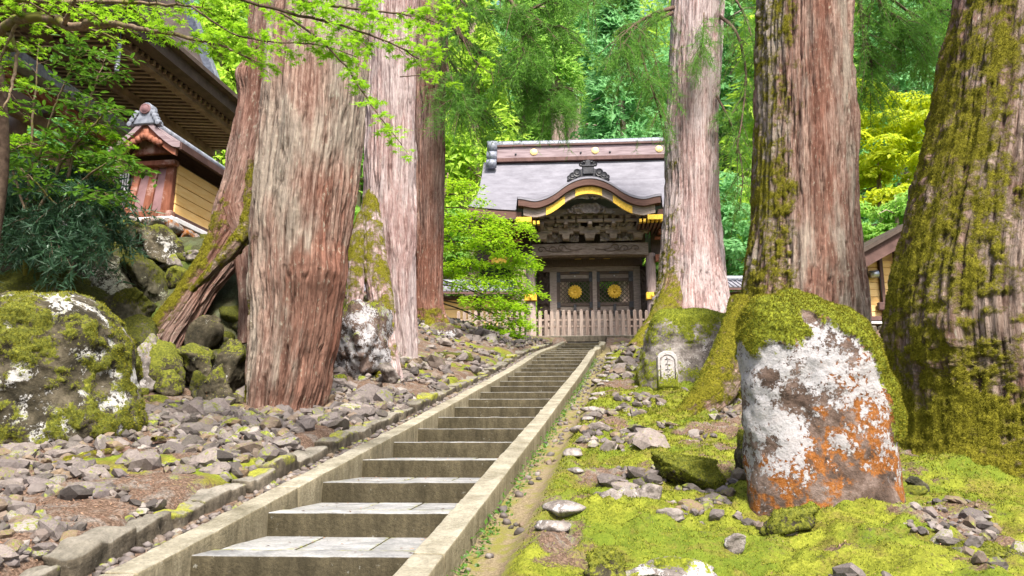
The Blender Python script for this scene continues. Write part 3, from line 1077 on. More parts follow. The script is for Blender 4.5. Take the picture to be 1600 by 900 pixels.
# --- red-brown cedar further up
Yt = 23.0
P, R = rows_to_axis(Yt, [(545, 632, 716), (512, 640, 702), (485, 645, 692), (440, 646, 689), (350, 647, 691), (200, 648, 695), (100, 649, 698), (0, 651, 701)], 21)
cedar4 = thing("cedar_tree", "straight red-brown cedar beside the layered maple, last of the left row", "tree", (P[1][0], Yt, P[1][2]))
bark_trunk(cedar4, P, R, 130, 200, M['bark_red'], 61, lambda g, out, TT, SS: -.3 + .95 * sstep(4.4, 3.5, g[..., 2]), .12, .7, 1.2, fuzz=700, redf=lambda g, out, TT, SS: .32 + .3 * sstep(8, 4, g[..., 2]))

# --- cedar in front of the gate on the right
Yt = 27.0
P, R = rows_to_axis(Yt, [(560, 995, 1165), (520, 1010, 1148), (490, 1018, 1142), (450, 1028, 1134), (400, 1035, 1128), (300, 1041, 1122), (200, 1043, 1120), (100, 1047, 1124), (0, 1051, 1130)], 26)
cedar5 = thing("cedar_tree", "pale cedar standing before the right end of the gate, mossy down its left side", "tree", (P[1][0], Yt, P[1][2] + .1))


def c5_moss(g, out, TT, SS):
    return -.30 + .80 * sstep(.15, .9, -out[..., 0]) * (.65 + .35 * sstep(9, 5, g[..., 2]))


bark_trunk(cedar5, P, R, 170, 240, M['bark_pale'], 71, c5_moss, .10, 1.2, 1.4, fuzz=250, fuzz_size=.05)
A = [Wp(x, y, d) for x, y, d in ((1062, 360, 26.9), (1056, 440, 26.5), (1044, 490, 26.0), (1022, 526, 25.4), (992, 552, 24.8))]
root_tube(cedar5, A, [.2, .4, .52, .52, .35], M['bark_moss'], 73, lambda g, out, TT, SS: .15 + .4 * sstep(6.0, 5.0, g[..., 2]) + .2 * out[..., 2], 60, 80, fuzz=900, fm='moss', fs=.04)

# --- big cedar behind the lichen stone
Yt = 13.4
P, R = rows_to_axis(Yt, [(690, 1092, 1392), (640, 1122, 1372), (600, 1136, 1362), (540, 1147, 1354), (480, 1156, 1350), (420, 1163, 1347), (350, 1172, 1341), (225, 1179, 1335), (100, 1182, 1331), (0, 1186, 1329)], 15)
cedar6 = thing("cedar_tree", "broad straight cedar rising right behind the lichen-covered standing stone", "tree", (P[2][0], Yt, P[2][2]))


def c6_moss(g, out, TT, SS):
    z = g[..., 2]
    return -.28 + .85 * sstep(.30, .8, -out[..., 0] - .15 * out[..., 1] + .2 * sstep(3.0, 1.0, z)) * (.8 + .2 * sstep(6, 3, z)) + .5 * sstep(1.6, .7, z)


R = R * .955
bark_trunk(cedar6, P, R, 320, 330, M['bark_warm'], 83, c6_moss, .10, .8, 1.35, fuzz=2600, fuzz_size=.024, redf=lambda g, out, TT, SS: .12 + .5 * np.exp(-((np.arctan2(out[..., 0], -out[..., 1]) + .05) / .35) ** 2) + .2 * sstep(.1, .6, out[..., 0]) * sstep(.98, .8, out[..., 0]))
A = [Wp(x, y, d) for x, y, d in ((1160, 470, 13.1), (1146, 540, 12.8), (1128, 590, 12.5), (1100, 630, 12.2), (1060, 662, 11.9))]
root_tube(cedar6, A, [.2, .30, .32, .27, .14], M['bark_moss'], 87, up_moss(.6, .3), 80, 90, fuzz=2200, fm='moss', fs=.03)

# --- huge mossy cedar at the right edge
Yt = 9.6
P, R = rows_to_axis(Yt, [(760, 1385, 1830), (700, 1402, 1806), (650, 1405, 1795), (600, 1404, 1790), (560, 1399, 1786), (520, 1397, 1780), (450, 1406, 1772), (350, 1432, 1764), (225, 1461, 1756), (100, 1483, 1752), (0, 1505, 1750)], 12)
cedar7 = thing("cedar_tree", "huge leaning cedar at the right edge, green moss over its left side", "tree", (P[1][0], Yt, P[1][2]))


def c7_moss(g, out, TT, SS):
    z = g[..., 2]
    a = np.arctan2(out[..., 1], -out[..., 0])            # 0 at the left edge, negative towards the camera
    return .20 + .44 * sstep(-1.3, -.6, a) * (a < 1.6) - .10 * sstep(.3, 1.2, z) * sstep(2.0, 1.2, z) + .35 * sstep(.75, .2, z) - .12 * sstep(4, 6.5, z)


R = R * .965
bark_trunk(cedar7, P, R, 380, 340, M['bark_moss'], 97, c7_moss, .07, .7, 1.4, fuzz=3000, fuzz_size=.024, redf=lambda g, out, TT, SS: .35 + 0 * TT)

# ------------------------------------------------------------------ standing stones and boulders
def stack(rows, Y, ratio, nt, nz, seed, amp=.06, ex=2.6, turn=0.0, sink=.25, facet=.08):
    rows = sorted(rows, key=lambda r: -r[0])
    C, A_ = [], []
    for py, xl, xr in rows:
        a, b = Wp(xl, py, Y), Wp(xr, py, Y)
        C.append((a + b) / 2)
        A_.append((b[0] - a[0]) / 2)
    C, A_ = np.array(C), np.array(A_)
    C = np.vstack([C[:1] - [0, 0, sink], C])
    A_ = np.concatenate([A_[:1], A_])
    Q = catmull(np.column_stack([C, A_]), nz)
    C, A_ = Q[:, :3], np.maximum(Q[:, 3], .01)
    # round the very top over
    C = np.vstack([C, C[-1] + [0, 0, A_[-1] * .10], C[-1] + [0, 0, A_[-1] * .13]])
    A_ = np.concatenate([A_, [A_[-1] * .55, .004]])
    th = np.linspace(0, 2 * math.pi, nt, endpoint=False)
    ct, st = np.cos(th), np.sin(th)
    rr = (np.abs(ct) ** ex + np.abs(st) ** ex) ** (-1 / ex)
    bmax = A_.max() * ratio
    bb = np.minimum(bmax, A_ * ratio * 1.15 + .0)
    X = C[:, None, 0] + A_[:, None] * (rr * ct)[None]
    Yv = C[:, None, 1] + bb[:, None] * (rr * st)[None]
    Z = C[:, None, 2] + 0 * X
    V = np.stack([X, Yv, Z], -1)
    cen = C.mean(0)
    d = V - cen
    d /= np.linalg.norm(d, axis=-1)[..., None]
    q = V * 1.0 + seed * 2.7
    dp = amp * fbm(q * 1.6, 4, seed) + amp * .45 * fbm(q * 6, 4, seed + 4) + facet * (np.abs(fbm(q * 1.1, 2, seed + 8)) - .2)
    V = V + d * dp[..., None]
    h = (V[..., 2] - V[..., 2].min()) / np.ptp(V[..., 2])
    xr = (V[..., 0] - C[:, None, 0]) / np.maximum(A_.max(), .01)
    return V, grid_faces(len(C), nt), h, xr, d


def finish_stone(name, V, Fq, d, moss, lich, oran, mat, label, cat, fuzz=0, fsize=.03, fmat='moss', push=.03):
    cl = sstep(.4, .6, moss)
    V = V + d * (cl * push * (1 + .9 * fbm(V * 8, 3, 5)))[..., None]
    Vf = V.reshape(-1, 3)
    c = np.array([Vf[:, 0].mean(), Vf[:, 1].mean(), Vf[:, 2].min()])
    root = thing(name, label, cat, c)
    o = part("stone", root, Vf, Fq, mat, {"moss": moss.ravel(), "lich": lich.ravel(), "oran": oran.ravel()})
    if fuzz:
        scatter_on(Vf, Fq, fuzz, moss.ravel(), fsize, M[fmat], "moss_cover", root, .35, 77)
    return root


# right standing stone
V, Fq, h, xr, d = stack([(815, 1174, 1404), (770, 1168, 1403), (700, 1164, 1399), (650, 1163, 1396), (600, 1163, 1388), (560, 1165, 1371), (530, 1167, 1353), (505, 1170, 1330), (487, 1178, 1302), (473, 1189, 1277), (464, 1206, 1256), (459, 1224, 1242)],
                        6.9, .62, 260, 220, 5, .06, 2.1, facet=.14)
nz_ = fbm(V * 2.2, 4, 61)
n2_ = fbm(V * 5.5, 4, 63)
front = sstep(.1, -.5, d[..., 1])
moss = np.maximum(sstep(.76, .88, h - .07 * sstep(-.25, -.05, xr) * sstep(.35, .15, xr) * front + .16 * nz_ + .1 * n2_), sstep(-.02, .12, xr - (.70 - .62 * np.maximum(h - .50, 0)) + .14 * nz_) * sstep(.36, .5, h)) * 1.0 + .35 * nz_ - .1
moss = np.maximum(moss, .60 * sstep(.10, .0, h - .10) + .45 * n2_)
moss = np.where((h < .8) & (xr < .4), moss - .12, moss)
oran = .24 + .38 * sstep(.75, .35, h + .25 * (-.2 - xr)) * sstep(.05, .16, h) + .5 * n2_ + .35 * nz_ - .08 * sstep(-.2, -.8, xr) + .05 * xr
lich = .33 + .13 * sstep(.35, .6, h) + .35 * nz_ + .55 * n2_ - .26 * sstep(.34, .12, h) + .10 * sstep(-.1, -.7, xr) * sstep(.3, .5, h)
finish_stone("standing_stone", V, Fq, d, moss, lich, oran, M['rock_lichen'], "tall standing stone blotched with white and orange lichen and capped with green moss", "standing stone", 14000, .020, 'moss_olive', .03)

# left boulder
V, Fq, h, xr, d = stack([(722, -60, 150), (690, -95, 185), (640, -108, 200), (590, -112, 204), (545, -108, 200), (515, -98, 185), (497, -75, 168), (484, -40, 148), (474, 20, 128), (469, 70, 106)],
                        8.3, .8, 240, 190, 12, .09, 2.2, facet=.16)
nz_ = fbm(V * 2.0, 4, 71)
n2_ = fbm(V * 4.5, 4, 73)
moss = .40 + .14 * d[..., 2] + .3 * nz_ + .6 * n2_ + .5 * fbm(V * 9, 3, 77) + .10 * xr
lich = .25 + .75 * fbm(V * 4.6, 4, 75) + .35 * n2_ + .12 * h
finish_stone("boulder", V, Fq, d, moss, lich, 0 * h + .12, M['rock'], "big rounded boulder with white lichen patches and moss at the left edge", "boulder", 6500, .020, 'moss_olive')

# flat topped boulder on the right with a little marker stone before it
V, Fq, h, xr, d = stack([(612, 997, 1160), (570, 1001, 1158), (540, 1007, 1156), (515, 1013, 1152), (502, 1018, 1150), (496, 1022, 1132), (490, 1028, 1105)],
                        16.2, .55, 160, 110, 21, .07, 3.4, facet=.08)
nz_ = fbm(V * 1.7, 4, 81)
moss = .42 + .5 * sstep(.35, .8, d[..., 2]) + .45 * nz_ - .12 * xr + .3 * fbm(V * 5, 3, 84)
lich = .28 + .5 * fbm(V * 2.5, 4, 83) + .35 * sstep(.4, .9, d[..., 2]) * sstep(-.2, .5, xr)
finish_stone("boulder", V, Fq, d, moss, lich, 0 * h + .1, M['rock_grey'], "flat-topped mossy boulder standing behind the little carved marker stone", "boulder", 1500, .03, 'moss')

Ym = 14.9
mk = thing("marker_stone", "little round-topped stone marker with an arched carved face", "stone marker", Wp(1043, 600, Ym))
c0 = Wp(1043, 598, Ym)
w_, h_ = .19, .58
arch = [(-w_, -.1), (w_, -.1), (w_, h_ * .78)] + [(w_ * math.cos(t), h_ * .78 + w_ * .85 * math.sin(t)) for t in np.linspace(.25, math.pi - .25, 9)] + [(-w_, h_ * .78)]


def extrude(poly, y0, y1, inset=0.0):
    n = len(poly)
    p = np.array(poly)
    c = p.mean(0)
    fr = (p - c) * (1 - inset) + c
    v = np.vstack([np.column_stack([fr[:, 0], np.full(n, y0), fr[:, 1]]), np.column_stack([p[:, 0], np.full(n, y0 + .015), p[:, 1]]),
                   np.column_stack([p[:, 0], np.full(n, y1), p[:, 1]])])
    j = np.arange(n)
    k = (j + 1) % n
    f = [np.stack([j, k, k + n, j + n], -1), np.stack([j + n, k + n, k + 2 * n, j + 2 * n], -1), [list(range(n))[::-1]], [list(range(2 * n, 3 * n))]]
    return v, f


v, f = extrude(arch, -.09, .09, .06)
at = {"moss": sstep(.14, .0, v[:, 2]) * .8, "lich": np.full(len(v), .72)}
part("stone", mk, v + c0, [np.asarray(q)[:, ::-1] if np.asarray(q).ndim == 2 else q for q in f], M['rock_grey'], at, False)
mb = MB()
rim = [(x * .74, -.095, z * .8 + .05) for x, z in arch[2:]]
mb.tube([(w_ * .74, -.095, .08)] + rim + [(-w_ * .74, -.095, .08)], .012, 6)
for zz in (.14, .24, .34, .44):
    mb.tube([(-.05, -.095, zz), (0, -.098, zz + .02), (.05, -.095, zz)], .008, 5)
    mb.tube([(0, -.096, zz - .05), (0.01, -.098, zz + .05)], .007, 5)
V, Fc = mb.data()
part("carving", mk, V + c0, Fc, M['rock_grey'], {"moss": np.full(len(V), .1), "lich": np.full(len(V), .55)})

# ------------------------------------------------------------------ piled rocks: (px centre, py centre, width, height, Y, material, moss, lichen, label)
rf4 = np.random.default_rng(404)
PILE = [
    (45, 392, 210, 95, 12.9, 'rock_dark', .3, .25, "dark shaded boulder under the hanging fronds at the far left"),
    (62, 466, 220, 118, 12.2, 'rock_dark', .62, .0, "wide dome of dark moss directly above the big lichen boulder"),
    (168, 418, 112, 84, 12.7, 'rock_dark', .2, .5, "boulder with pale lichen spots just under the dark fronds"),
    (250, 386, 84, 58, 13.3, 'rock', .25, .5, "pale-topped boulder under the corner of the roofed wall"),
    (205, 360, 66, 24, 13.6, 'rock', .45, .3, "thin mossy slab wedged below the red end boards of the roofed wall"),
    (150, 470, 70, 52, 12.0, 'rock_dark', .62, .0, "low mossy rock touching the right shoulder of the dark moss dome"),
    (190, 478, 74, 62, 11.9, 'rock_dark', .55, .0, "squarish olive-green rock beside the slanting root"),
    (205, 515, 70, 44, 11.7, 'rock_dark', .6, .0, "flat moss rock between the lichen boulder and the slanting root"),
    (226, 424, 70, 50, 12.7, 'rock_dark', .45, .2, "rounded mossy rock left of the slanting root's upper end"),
    (275, 428, 38, 28, 12.9, 'rock', .6, .1, "small bright moss stone above the slanting root"),
    (268, 408, 36, 22, 13.1, 'rock_grey', .2, .3, "small bare stone lying above the bright moss stone"),
    (300, 402, 34, 18, 13.2, 'rock_grey', .15, .3, "small pale stone beside the upper part of the leaning trunk"),
    (224, 572, 54, 92, 10.9, 'rock_grey', .18, .52, "upright pale wedge-shaped stone next to the big lichen boulder"),
    (262, 560, 48, 56, 11.0, 'rock', .55, .15, "upper mossy stone right of the pale wedge"),
    (270, 596, 58, 48, 10.9, 'rock', .6, .15, "lower mossy stone right of the pale wedge"),
    (303, 562, 68, 46, 11.3, 'rock', .42, .42, "stone with a white lichen top in the middle of the rock pile"),
    (333, 604, 52, 66, 10.9, 'rock', .35, .1, "slanted slab leaning in the rock pile by the nearest cedar"),
    (362, 574, 58, 78, 11.2, 'rock', .2, .2, "brown bare boulder squeezed against the nearest cedar"),
    (312, 606, 34, 58, 10.9, 'rock_dark', .4, .1, "narrow dark stone between the slanted slab and the lower mossy stone"),
    (240, 634, 60, 42, 10.6, 'rock', .42, .38, "stone with a white patch below the pale wedge"),
    (270, 648, 52, 34, 10.4, 'rock_grey', .25, .3, "grey stone above the little fern"),
    (214, 622, 30, 44, 10.6, 'rock', .5, .1, "greenish stone tucked beside the lichen boulder"),
    (215, 652, 42, 26, 10.3, 'rock', .45, .1, "green flat stone at the lichen boulder's foot"),
    (322, 510, 50, 36, 12.2, 'rock_grey', .1, .2, "smooth oval stone lying in the hollow under the roots"),
    (366, 626, 40, 30, 10.7, 'rock_grey', .15, .2, "orange-brown slab at the nearest cedar's left foot"),
    (335, 644, 26, 20, 10.4, 'rock_grey', .0, .1, "small grey cobble right of the little fern"),
    (386, 652, 34, 20, 10.3, 'rock_grey', .05, .1, "light brown stone at the nearest cedar's foot"),
    (360, 455, 60, 50, 13.4, 'rock_dark', .2, .1, "dark rock deep in the hollow behind the roots"),
    (345, 480, 50, 40, 13.2, 'rock_dark', .1, .1, "lower dark rock deep in the hollow behind the roots"),
    (562, 536, 96, 132, 14.1, 'rock_lichen', .2, .42, "large angular rock with white lichen wedged between the left cedars"),
    (608, 585, 38, 40, 13.6, 'rock_grey', .05, .1, "dark grey wedge stone beside the mossy root's foot"),
    (524, 600, 34, 40, 13.2, 'rock_lichen', .3, .4, "small lichened rock right of the nearest cedar's foot"),
    (688, 520, 50, 46, 22.3, 'rock_lichen', .35, .4, "white-faced rock at the foot of the red-brown cedar"),
    (726, 527, 26, 30, 25.5, 'rock_grey', .45, .3, "mossy grey rock before the yellow wall"),
    (755, 528, 34, 24, 26.5, 'rock_dark', .6, .1, "dark green rock below the maple"),
    (640, 552, 30, 24, 18.5, 'rock_grey', .4, .2, "small rock at the pale cedar's right foot"),
    (712, 560, 70, 30, 19.0, 'rock_dark', .75, .0, "low bright moss mound among cobbles left of the steps"),
    (1064, 728, 116, 52, 7.9, 'rock', .92, .12, "long low mossy rock left of the standing stone"),
    (1172, 735, 44, 130, 7.9, 'rock', .5, .25, "narrow mossy rock hidden behind the standing stone's left edge"),
    (1052, 893, 150, 46, 5.05, 'rock_grey', .35, .5, "white-patched slab at the bottom edge below the standing stone"),
    (955, 886, 84, 60, 5.1, 'rock', .62, .1, "dark moss-covered block at the bottom edge of the moss bank"),
    (1430, 754, 34, 24, 7.3, 'rock_dark', .0, .1, "dark angular stone right of the standing stone's foot"),
    (1420, 770, 60, 26, 7.2, 'rock', .7, .0, "mossy lump beneath the dark angular stone"),
    (1350, 860, 70, 46, 5.7, 'rock_grey', .05, .25, "pair-like pinkish stone sunk in moss in front of the standing stone"),
    (1240, 806, 90, 30, 6.1, 'rock', .68, .1, "bright moss hump at the standing stone's front foot"),
    (1530, 868, 170, 44, 5.4, 'rock', .68, .12, "mossy rock ledge in the bottom right corner"),
    (1150, 842, 40, 28, 5.8, 'rock_grey', .0, .12, "single smooth grey stone left of the standing stone's base"),
    (958, 780, 44, 34, 6.8, 'rock_grey', .0, .15, "front stone of the little grey heap on the moss"),
    (984, 776, 44, 34, 7.0, 'rock_grey', .0, .2, "long tilted pale stone of the little grey heap on the moss"),
    (1016, 768, 40, 26, 7.1, 'rock_grey', .0, .1, "rounded brown stone right of the little grey heap"),
    (1046, 806, 46, 26, 6.4, 'rock_grey', .1, .05, "smooth olive-brown stone lying on moss below the long mossy rock"),
    (10, 790, 80, 46, 6.6, 'rock_grey', .35, .1, "half-buried purple-grey stone at the left edge among the cobbles"),
]
for j, (px, py, w, hh, Y, mat, mo, li, lab) in enumerate(PILE):
    near = w * hh > 3000
    d0, f0 = rock_geo(5 if near else 4, 500 + j * 7, 8, .20, 40, .55)
    if Y > 9.9 and px < 420:
        w, hh, li, mo = w * 1.16, hh * 1.16, li * .62, mo + .1
        mat = 'rock' if mat == 'rock_grey' and py > 500 and px > 290 else mat
    c = Wp(px, py, Y)
    a = Wp(px - w / 2, py, Y)
    b = Wp(px + w / 2, py, Y)
    t = Wp(px, py - hh / 2, Y)
    bt = Wp(px, py + hh / 2, Y)
    sx, sz = (b[0] - a[0]) / 2, (t[2] - bt[2]) / 2
    sy = (sx + sz) / 2 * (1.0 if Y > 9 else .8)
    d0 = d0 / np.abs(d0).max(0)
    d0[:, :2] *= (1 + .55 * np.clip(-d0[:, 2] - .05, 0, 1))[:, None]
    ang = (random.random() - .5) * .5
    Vr = (d0 * np.array([sx, sy, sz])) @ roty(ang * .2 if hh < w * .62 else ang if hh < w * 1.3 else ang * .3).T + c
    # carry the foot down into the ground
    gb = float(ground_z(c[0], c[1] - sy * .4)) - .05
    low = Vr[:, 2].min()
    if low > gb:
        k_ = 1 + min(low - gb, .45) / sz
        Vr[:, 2] = np.where(Vr[:, 2] < c[2], c[2] + (Vr[:, 2] - c[2]) * k_, Vr[:, 2])
    nrm = d0 / np.linalg.norm(d0, axis=1)[:, None]
    sc = 1.0 / max(sx, .1)
    ms = mo + .34 * nrm[:, 2] + .4 * fbm(Vr * 2.2 * min(sc, 2), 3, j) - .08
    li_ = li + .55 * fbm(Vr * 2.6 * min(sc, 2), 4, j + 40)
    orn = np.full(len(Vr), .12) + .3 * fbm(Vr * 2, 3, j + 9)
    at = {"moss": ms, "lich": li_, "oran": orn}
    o = solo("rock", Vr, f0, M[mat], at, lab, "rock")
    if mo >= .5 and w * hh > 2500 and Y < 9:
        p = o.location
        fz = scatter_on(Vr, f0, 7000, ms, .020, M['moss'], "moss_cover", o, .4, j)

# smaller stones packed between the piled rocks of the bank
for j in range(60):
    px, py = rf4.uniform(90, 400), rf4.uniform(380, 640)
    Y = np.interp(py, [380, 520, 640], [13.5, 12.3, 10.9]) + .25
    d0, f0 = rock_geo(3, 1300 + j, 7, .18, 30, .55)
    sz = rf4.uniform(.16, .34)
    c = Wp(px, py, Y)
    if abs(c[0] - cedar1.location[0]) < .8 and Y < 11.8:
        continue
    Vr = (d0 * np.array([sz, sz * .9, sz * .7])) @ rotz(rf4.uniform(0, 6)).T + c
    n_ = d0 / np.linalg.norm(d0, axis=1)[:, None]
    at = {"moss": rf4.uniform(.2, .6) + .3 * n_[:, 2] + .4 * fbm(Vr * 3, 3, j), "lich": rf4.uniform(-.1, .4) + .5 * fbm(Vr * 4, 3, j + 5), "oran": np.zeros(len(Vr))}
    link("bank_stone", mesh_np("bank_stone", Vr - c, f0, M['rock_dark' if j % 3 else 'rock'], at), ground, c)

# orange-stained plinth stones under the roofed wall
PL = [(200, 346, 60, 18), (240, 350, 34, 26), (268, 360, 34, 34), (292, 372, 28, 34), (312, 382, 26, 30)]
for j, (px, py, w, hh) in enumerate(PL):
    Y = 13.75 + max(0, (px - 250)) * .012
    d0, f0 = rock_geo(4, 900 + j, 12, .1, 14)
    d0 = d0 / np.abs(d0).max(0)
    c = Wp(px, py, Y)
    s_ = Y / F
    Vr = d0 * np.array([w * s_ * .55, .3, hh * s_ * .55]) + c
    at = {"moss": np.full(len(Vr), .12), "lich": .25 + .5 * fbm(Vr * 3, 3, j), "oran": .42 + .6 * fbm(Vr * 3.3, 3, j + 7)}
    solo("plinth_stone", Vr, f0, M['rock_grey'], at,
         ["long orange-stained plinth stone under the red end boards", "small square plinth stone at the yellow wall's corner", "bright orange plinth stone right of the wall corner",
          "tall grey plinth stone under the yellow planks", "last plinth stone before the leaning cedar trunk"][j], "plinth stone", "plinth stones under the roofed wall")

# ------------------------------------------------------------------ loose cobbles
r5 = np.random.default_rng(99)
BASES = []
for j in range(9):
    d0, f0 = rock_geo(2, 40 + j * 3, 7, .10, 40, .55)
    sc = np.array([r5.uniform(.85, 1.3), r5.uniform(.7, 1.0), r5.uniform(.45, .75)])
    BASES.append(((d0 * sc), f0))
base_me = [mesh_np("cobble", v, f, M['cobble'], None, False) for v, f in BASES]
_s0, _f1 = ico(1)
SMALL = []
for j in range(6):
    d0, f0 = rock_geo(2 if j < 3 else 1, 140 + j, 6, .10, 26, .6)
    SMALL.append((d0 * np.array([r5.uniform(.9, 1.3), 1, r5.uniform(.55, .9)]), f0))

cand = []


def add_patch(n, uf, Yf, size, thr):
    Y = Yf(n)
    u = uf(n)
    x_ = xc_of(Y) + u
    sz = size(n)
    p = np.stack([x_, Y, 0 * x_], -1)
    dens = fbm(p * .9, 3, 55) + .4 * fbm(p * 2.7, 2, 56)
    keep = dens > thr
    px, py = PX(np.stack([x_, Y, ground_z(x_, Y)], -1))
    keep &= (px > -160) & (px < 1760) & (py < 1010)
    cand.append(np.stack([x_[keep], Y[keep], sz[keep]], -1))


U = r5.uniform
add_patch(2700, lambda n: -1.40 - 4.0 * U(0, 1, n) ** 1.2, lambda n: U(4.2, 9.6, n), lambda n: .050 * np.exp(r5.normal(0, .50, n)) + .006, -.22)
add_patch(1500, lambda n: -1.36 - 2.6 * U(0, 1, n) ** 1.3, lambda n: U(9.2, 14.5, n), lambda n: .058 * np.exp(r5.normal(0, .48, n)), -.24)
add_patch(1900, lambda n: -1.40 - 5.5 * U(0, 1, n), lambda n: U(14, 31, n), lambda n: .088 * np.exp(r5.normal(0, .4, n)), -.15)
add_patch(1500, lambda n: U(1.5, 5.0, n), lambda n: U(4.8, 9, n), lambda n: .034 * np.exp(r5.normal(0, .6, n)), .03)
add_patch(1500, lambda n: U(1.5, 4.6, n), lambda n: U(9, 15.5, n), lambda n: .062 * np.exp(r5.normal(0, .45, n)), .0)
add_patch(1200, lambda n: U(1.5, 6.0, n), lambda n: U(15, 31, n), lambda n: .095 * np.exp(r5.normal(0, .4, n)), -.1)
cand = np.vstack(cand)
gz = ground_z(cand[:, 0], cand[:, 1])
ok = np.ones(len(cand), bool)
# none inside the big stones
for (ex, ey, er) in ((Wp(1285, 700, 6.9)[0], 6.9, .82), (Wp(50, 600, 8.3)[0], 8.3, 1.15), (Wp(1078, 560, 16.2)[0], 16.2, 1.2), (cedar1.location[0], 11, .75), (cedar6.location[0], 13.4, 1.4)):
    ok &= ((cand[:, 0] - ex) ** 2 + (cand[:, 1] - ey) ** 2) > er * er
cand, gz = cand[ok], gz[ok]
big = cand[:, 2] / cand[:, 1]
order = np.argsort(-big)
indiv = set(order[:300].tolist())
bv, bf, o = [], [], 0
nb = 0
for i in range(len(cand)):
    x_, Y, sz = cand[i]
    a = r5.uniform(0, 6.28)
    tl = r5.normal(0, .22, 2)
    if i in indiv:
        ob = link("cobble", base_me[i % len(base_me)], ground, (x_, Y, gz[i] + sz * .12))
        ob.rotation_euler = (tl[0], tl[1], a)
        ob.scale = (sz * r5.uniform(.8, 1.25), sz * r5.uniform(.8, 1.25), sz * r5.uniform(.75, 1.3))
    else:
        v, f = SMALL[i % 6]
        c_, s_ = math.cos(a), math.sin(a)
        vv = v * sz
        vv = np.stack([vv[:, 0] * c_ - vv[:, 1] * s_, vv[:, 0] * s_ + vv[:, 1] * c_, vv[:, 2] + vv[:, 0] * tl[0]], -1) + [x_, Y, gz[i] + sz * .2]
        bv.append(vv)
        bf.append(f + o)
        o += len(v)
tag(link("cobble_scatter", mesh_np("cobble_scatter", np.vstack(bv), np.vstack(bf), M['cobble'], None, False), ground), kind="stuff")

# flat white-edged stones along the edge of the moss bank, pebbles in the left gap
bv, bf, o = [], [], 0
Y = 4.6
k = 0
while Y < 26:
    sz = U(.07, .16)
    x_ = float(xc_of(Y)) + 1.45 + U(-.06, .14)
    d0, f0 = rock_geo(3, 700 + k % 17, 9, .08, 12)
    Vr = (d0 * np.array([sz, sz * 1.1, sz * .38])) @ rotz(U(0, 6)).T + [x_, Y, float(ground_z(x_, Y)) + .02]
    n_ = d0 / np.linalg.norm(d0, axis=1)[:, None]
    at = {"moss": .05 + .3 * fbm(Vr * 5, 2, k), "lich": .22 + .5 * fbm(Vr * 5, 2, k + 3), "oran": np.zeros(len(Vr))}
    ob = link("edge_stone", mesh_np("edge_stone", Vr - Vr.mean(0), f0, M['rock_grey'], at), ground, Vr.mean(0))
    Y += sz * U(3.5, 14)
    k += 1
P = []
for i in range(1100):
    Y = U(3.6, 25)
    x_ = float(xc_of(Y)) + (-1.06 + U(-.09, .09) if i % 6 else 1.12 + U(-.14, .16))
    v, f = SMALL[i % 6]
    sz = U(.02, .055)
    bv.append((v * sz) @ rotz(U(0, 6)).T + [x_, Y, float(ground_z(x_, Y)) + .012])
    bf.append(f + o)
    o += len(v)
tag(link("gutter_pebbles", mesh_np("gutter_pebbles", np.vstack(bv), np.vstack(bf), M['cobble']), ground), kind="stuff")

# moss blades over the ground on the right and dry litter on the left
n = 420000
Y = 4.3 * np.exp(U(0, 1, n) ** .9 * math.log(24 / 4.3))
u = U(1.35, 7.5, n)
x_ = xc_of(Y) + u
mo = moss_of(x_, Y)
px, py = PX(np.stack([x_, Y, ground_z(x_, Y)], -1))
kp = (mo + U(-.2, .2, n) > .5) & (px < 1750) & (py < 1000) & (px > 600)
x_, Y = x_[kp][:200000], Y[kp][:200000]
P = np.stack([x_, Y, ground_z(x_, Y) - .004], -1)
N = r5.normal(size=P.shape) * .75 + [0, 0, .8]
Vb, Fb = instances(P, N, r5.normal(size=P.shape), U(.5, 1.3, len(P)) * .0032 * np.clip(Y, 4, 12), BLADE[0], BLADE[1])
tag(link("moss_cover", mesh_np("moss_cover", Vb, Fb, M['moss'], None, False)), kind="stuff")
n = 70000
Y = 4.2 * np.exp(U(0, 1, n) * math.log(20 / 4.2))
u = np.where(U(0, 1, n) < .78, -U(1.35, 6.0, n), U(1.6, 6, n))
x_ = xc_of(Y) + u
mo = moss_of(x_, Y)
kp = mo + U(-.15, .15, n) < np.where(u < 0, .45, .62)
x_, Y = x_[kp][:36000], Y[kp][:36000]
P = np.stack([x_, Y, ground_z(x_, Y) + .008], -1)
N = r5.normal(size=P.shape) * .4 + [0, 0, 1]
Vb, Fb = instances(P, N, r5.normal(size=P.shape), U(.012, .034, len(P)), [(0, 0, 0), (.5, .12, .06), (1, 0, 0), (.5, -.12, .06)], [(0, 1, 2), (0, 2, 3)])
tag(link("dry_litter", mesh_np("dry_litter", Vb, Fb, M['litter'], None, False)), kind="stuff")

# little weeds along the outer foot of the right kerb
n = 2600
Y = U(3.8, 24, n)
x_ = xc_of(Y) + .985 + np.abs(r5.normal(0, .05, n))
P = np.stack([x_, Y, ground_z(x_, Y) + U(-.02, .12, n) * (x_ < xc_of(Y) + 1.02)], -1)
D = r5.normal(size=P.shape) + [.8, 0, .5]
Vb, Fb = instances(P, r5.normal(size=P.shape) * .6 + [.3, -.2, 1], D, U(.02, .055, n), LEAF_DIAMOND[0], LEAF_DIAMOND[1])
tag(link("kerb_weeds", mesh_np("kerb_weeds", Vb, Fb, M['glossy'], None, False)), kind="stuff")
n = 260
Y = U(4.4, 16, n)
k_ = np.clip(np.searchsorted(KY, Y) - 1, 0, len(KY) - 2)
x_ = xc_of(Y) + U(-.72, .72, n)
P = np.stack([x_, Y, KZ[k_] + .006], -1)
ok_ = (Y - KY[k_] > .05)
